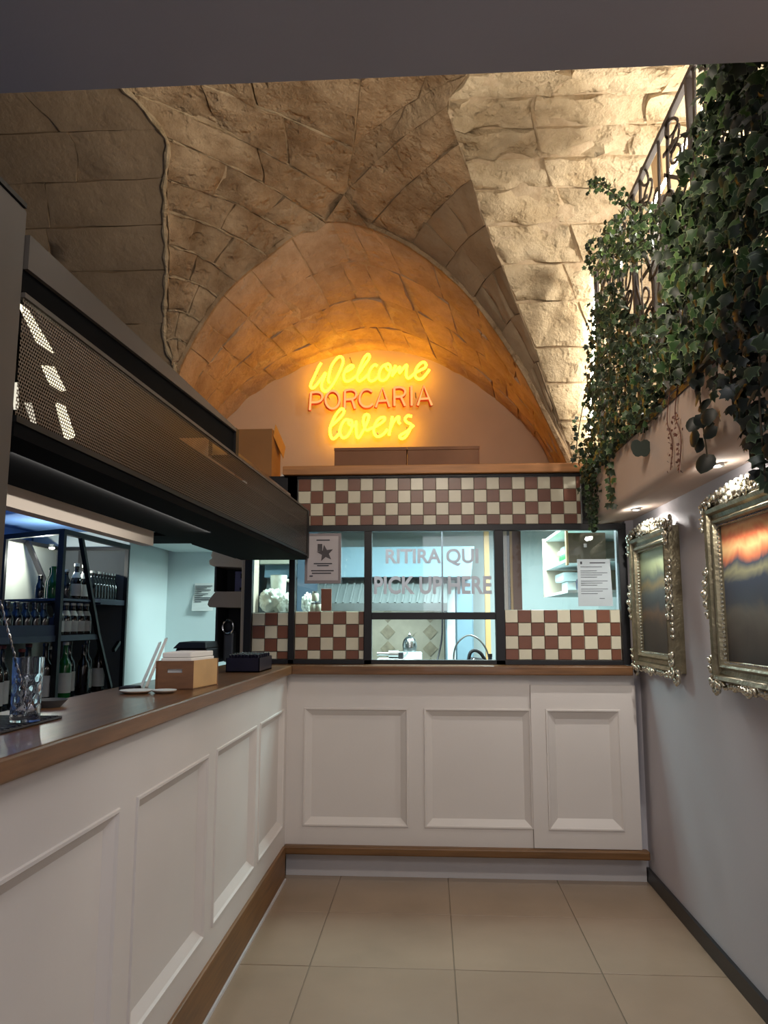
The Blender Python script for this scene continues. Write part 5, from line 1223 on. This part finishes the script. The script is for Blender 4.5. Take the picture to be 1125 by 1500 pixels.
def garland(name, label, loc, stems, pts, mats, kind='ivy', size=(0.02, 0.035), seed=1, cat='ivy', group=None, parts=300, face=(-1, -0.35, 0.15), spread=0.7, droop=0.9, stem_r=0.003, stem_m=None):
    rr = random.Random(seed); t = thing(name, label, cat, loc, group); org = Vector(loc)
    for s in stems: MB().tube(bez(s, 5), stem_r, 5).build('stem', stem_m or stem_mat, t, smooth=True)
    items = []
    for p in pts:
        s = rr.uniform(*size) * (p[3] if len(p) > 3 else 1)
        items.append((leaf_matrix(p[:3], s, rr, face, spread, droop), rr.choices(range(len(mats)), [m[1] for m in mats])[0], s / np.linalg.norm(np.array(p[:3]) - EYE)))
    items.sort(key=lambda i: -i[2])
    for M_, mi, _ in items[:parts]:
        o = bpy.data.objects.new('leaf', leaf_mesh(kind, mats[mi][0])); COL.objects.link(o); o.parent = t
        o.matrix_local = Matrix.Translation(-org) @ M_
    rest = items[parts:]
    if rest:
        vs0, fs0, rim0 = SHAPES[kind]
        for mi in range(len(mats)):
            sel = [i for i in rest if i[1] == mi]
            if not sel: continue
            V, F, Rm_ = [], [], []; h4 = np.hstack([vs0, np.ones((len(vs0), 1))])
            for M_, _, _ in sel:
                o_ = len(V); A = np.array(M_); V.extend((h4 @ A.T)[:, :3] - np.array(loc)); F.extend([tuple(i + o_ for i in f) for f in fs0]); Rm_.extend(rim0)
            me = bpy.data.meshes.new('leaf_mass'); me.from_pydata([tuple(v) for v in V], [], F)
            at = me.attributes.new('rim', 'FLOAT', 'POINT'); at.data.foreach_set('value', Rm_)
            me.materials.append(mats[mi][0]); me.shade_smooth(); o = bpy.data.objects.new('leaf_mass', me); COL.objects.link(o); o.parent = t; stuff(o)
    return t
LD, LM_, LP = leaf_mats
rr = random.Random(11)
def inpoly(y, z, poly):
    c = False; n = len(poly)
    for i in range(n):
        (y1, z1), (y2, z2) = poly[i], poly[(i + 1) % n]
        if (z1 > z) != (z2 > z) and y < (y2 - y1) * (z - z1) / (z2 - z1) + y1: c = not c
    return c
def fill(n, poly, x0, x1, bias=None):
    ys = [p[0] for p in poly]; zs = [p[1] for p in poly]; out = []
    while len(out) < n:
        y, z = rr.uniform(min(ys), max(ys)), rr.uniform(min(zs), max(zs))
        if inpoly(y, z, poly): out.append((rr.uniform(x0, x1), y, z))
    return out
# big curtain over the near half of the railing
near = [(1.70, 3.42), (2.16, 3.42), (2.24, 3.30), (2.30, 3.17), (2.38, 3.09), (2.52, 3.01), (2.66, 2.94), (2.76, 2.84), (2.82, 2.70), (2.88, 2.52), (2.92, 2.36), (2.78, 2.28), (2.60, 2.28), (2.42, 2.29), (2.28, 2.32), (2.15, 2.30), (2.0, 2.25), (1.70, 2.1)]
stems = [[(0.94, y, 3.40), (0.92, y + 0.03, 3.1), (0.90, y - 0.02, 2.7), (0.91, y + 0.02, 2.35)] for y in (1.85, 2.0, 2.1)]
garland('ivy_curtain', 'dense dark green ivy curtain draped over the near half of the railing', (0.93, 2.3, 2.2), stems, fill(2100, near, 0.86, 0.945), [(LD, 6), (LM_, 3), (LP, 0.5)], size=(0.024, 0.046), seed=5)
# far lower mass of ivy, dark and blurred
far = [(4.08, 3.20), (3.62, 3.08), (3.56, 2.93), (3.34, 2.86), (3.0, 2.62), (3.02, 2.4), (3.04, 2.26), (3.32, 2.25), (3.76, 2.26), (4.3, 2.26), (4.44, 2.40), (4.34, 2.74), (4.2, 3.02)]
hole = [(3.45, 3.06), (3.02, 3.0), (2.97, 2.78), (3.24, 2.66), (3.52, 2.9)]
pts = [p for p in fill(1700, far, 0.885, 0.95) if not inpoly(p[1], p[2], hole) or rr.random() < 0.12]
stems = [[(0.94, y, 3.2), (0.93, y + 0.03, 2.9), (0.92, y - 0.02, 2.6), (0.93, y + 0.02, 2.32)] for y in (3.2, 3.75, 4.0, 4.25)]
garland('ivy_bank', 'dark ivy bank covering the far lower half of the railing', (0.93, 3.8, 2.28), stems, pts, [(LD, 8), (LM_, 2)], size=(0.018, 0.032), seed=6)
# upper sprig reaching over the stone
tuft = [(3.71, 3.38), (3.32, 3.25), (3.06, 3.13), (2.86, 3.03), (2.76, 2.93), (2.84, 2.87), (3.0, 2.87), (3.31, 2.96), (3.74, 3.12), (3.98, 3.32), (3.93, 3.40)]
pts = fill(430, tuft, 0.83, 0.93)
tip = bez([(0.88, 3.1, 3.06), (0.84, 2.98, 3.06), (0.80, 3.06, 3.18), (0.79, 3.2, 3.31), (0.78, 3.32, 3.40), (0.77, 3.40, 3.45)], 6)
for q in tip:
    for k in range(5): pts.append((q[0] + rr.gauss(0, .014), q[1] + rr.gauss(0, .02), q[2] + rr.gauss(0, .016), 0.7))
garland('ivy_spray', 'bushy ivy spray by the far railing end, one sprig over the stone', (0.9, 3.6, 2.92), [tip[::3] + [tip[-1]], [(0.93, 3.0, 2.98), (0.89, 3.4, 3.1), (0.9, 3.8, 3.28)]], pts, [(LD, 5), (LM_, 4), (LP, 1.5)], size=(0.018, 0.03), seed=7)
# strand hanging at the far end, in front of the tile field
pts = []
for k in range(460):
    f_ = rr.random(); w = 0.095 * (1 - f_) + 0.022
    pts.append((0.92 + rr.gauss(0, 0.4) * w, 4.36 + rr.gauss(0, 0.9) * w, 2.42 - 0.50 * f_, 1 - 0.45 * f_))
garland('ivy_strand', 'thick dark ivy strand hanging past the right end of the shelf', (0.92, 4.36, 1.9), [[(0.93, 4.36, 2.5), (0.925, 4.37, 2.2), (0.92, 4.36, 1.93)]], pts, [(LD, 8), (LM_, 2)], size=(0.022, 0.034), seed=8)
pts = [(0.935, 3.97 + (0.05 if k % 2 else -0.04) + 0.02 * math.sin(k * 2.1), 2.31 - 0.022 * k) for k in range(15)]
garland('ivy_strand', 'thin strand of separate small leaves against the pale fascia', (0.935, 3.99, 1.97), [[(0.94, 3.98, 2.36), (0.938, 4.0, 2.2), (0.938, 3.98, 2.0)]], pts, [(LD, 4), (LM_, 1)], size=(0.028, 0.038), seed=9, spread=0.35, face=(-0.45, -1, 0.1))
pts = [(0.94 - 0.1 * rr.random() * 0.2, 4.50 + rr.gauss(0, .05), 2.33 + 0.032 * k + rr.gauss(0, .02)) for k in range(10)]
pts = [(0.86 + rr.gauss(0, .012), 4.50 + rr.gauss(0, .02), 2.36 + 0.026 * k) for k in range(11)]
garland('ivy_strand', 'few small ivy leaves sticking out beside the bright strip light', (0.9, 4.5, 2.34), [[(0.92, 4.5, 2.7), (0.88, 4.5, 2.5), (0.86, 4.5, 2.35)]], pts, [(LD, 1), (LM_, 1)], size=(0.02, 0.028), seed=19, spread=0.4, face=(-0.3, -1, 0.1))
# thin brown twigs
for i, (y, z1) in enumerate(((2.98, 2.0), (2.88, 1.97))):
    st_p = [(0.945, y, 2.31), (0.935, y + 0.02, 2.2), (0.94, y - 0.015, 2.1), (0.935, y + 0.01, z1)]
    pts = [(0.935 + rr.gauss(0, .006), y + rr.gauss(0, .02), 2.2 - (2.2 - z1) * k / 17) for k in range(18)]
    garland('dry_twig', ('thin reddish brown twig strand, further from the round-leaf strand', 'thin reddish brown twig strand, right beside the round-leaf strand')[i], (0.94, y, z1), [st_p], pts, [(leaf_mat('leaf_brown%d' % i, (104, 64, 52), (120, 80, 62)), 1)], size=(0.008, 0.013), seed=20 + i, cat='twig', stem_m=twig_brown, stem_r=0.0022)
# strand of round dark leaves
pts = []
for k in range(11): pts.append((0.90 + rr.gauss(0, .012), 2.60 - 0.010 * k + rr.gauss(0, .03), 2.28 - 0.026 * k, 1))
pts += [(0.89, 2.44, 2.02, 1.1), (0.885, 2.54, 2.0, 1.1), (0.88, 2.47, 1.925, 1.3), (0.89, 2.45, 2.07, 1.1), (0.89, 2.58, 2.08, 1.1)]
garland('leaf_strand', 'hanging strand of dark rounded leaves in front of the near spotlight', (0.9, 2.6, 1.9), [[(0.93, 2.62, 2.36), (0.91, 2.56, 2.15), (0.89, 2.47, 1.94)]], pts, [(leaf_black, 1)], kind='round', size=(0.03, 0.038), seed=10, spread=0.35)
# near dark strand at the right edge
pts, stems = [], []
for (y0, z0, z1, n) in ((2.26, 2.27, 2.10, 16), (2.16, 2.3, 1.99, 34), (2.07, 2.3, 1.84, 60), (1.99, 2.3, 1.77, 64), (1.90, 2.3, 1.72, 50)):
    stems.append([(0.90, y0, z0 + .1), (0.86, y0, (z0 + z1) / 2), (0.85, y0 - 0.02, z1)])
    for k in range(n):
        f_ = k / n; pts.append((0.86 + rr.gauss(0, .02), y0 + rr.gauss(0, .035), z0 + (z1 - z0) * f_, 1))
garland('ivy_strand', 'near black-green ivy trail hanging beside the orange-sky painting', (0.87, 1.9, 1.7), stems, pts, [(leaf_black, 4), (LD, 2)], size=(0.026, 0.04), seed=12, spread=0.55)
pts = [(0.93, 2.30, 2.25), (0.925, 2.22, 2.14), (0.92, 2.33, 2.17), (0.92, 2.2, 2.19), (0.915, 2.27, 2.12, 1.3), (0.915, 2.15, 2.13)]
garland('ivy_sprig', 'short loose ivy sprig with a few separate leaves on the fascia', (0.93, 2.25, 2.1), [[(0.945, 2.36, 2.29), (0.93, 2.28, 2.2), (0.92, 2.18, 2.15)]], pts, [(leaf_black, 2), (LD, 1)], size=(0.028, 0.036), seed=13, spread=0.35)
# apple ornament, hanging off the ledge and facing along the room
ap = thing('apple_ornament', 'dark flat apple-shaped cut-out hanging by a thread before the pale fascia', 'ornament', (0.912, 3.3, 2.115))
half = [(0, -0.033), (0.012, -0.038), (0.024, -0.036), (0.034, -0.024), (0.041, -0.004), (0.042, 0.012), (0.038, 0.027), (0.028, 0.036), (0.014, 0.037), (0.004, 0.031), (0, 0.026)]
pr2 = [(0.912 + a, 2.158 + b) for a, b in half] + [(0.912 - a, 2.158 + b) for a, b in reversed(half[1:-1])]
MB().prism(pr2, 'y', 3.297, 3.303).build('apple', apple_green, ap, bevel=0.001)
MB().tube(bez([(0.912, 3.3, 2.183), (0.922, 3.3, 2.215), (0.93, 3.3, 2.25), (0.944, 3.3, 2.272)], 5), 0.0022, 6).build('thread', rail_iron, ap, smooth=True)
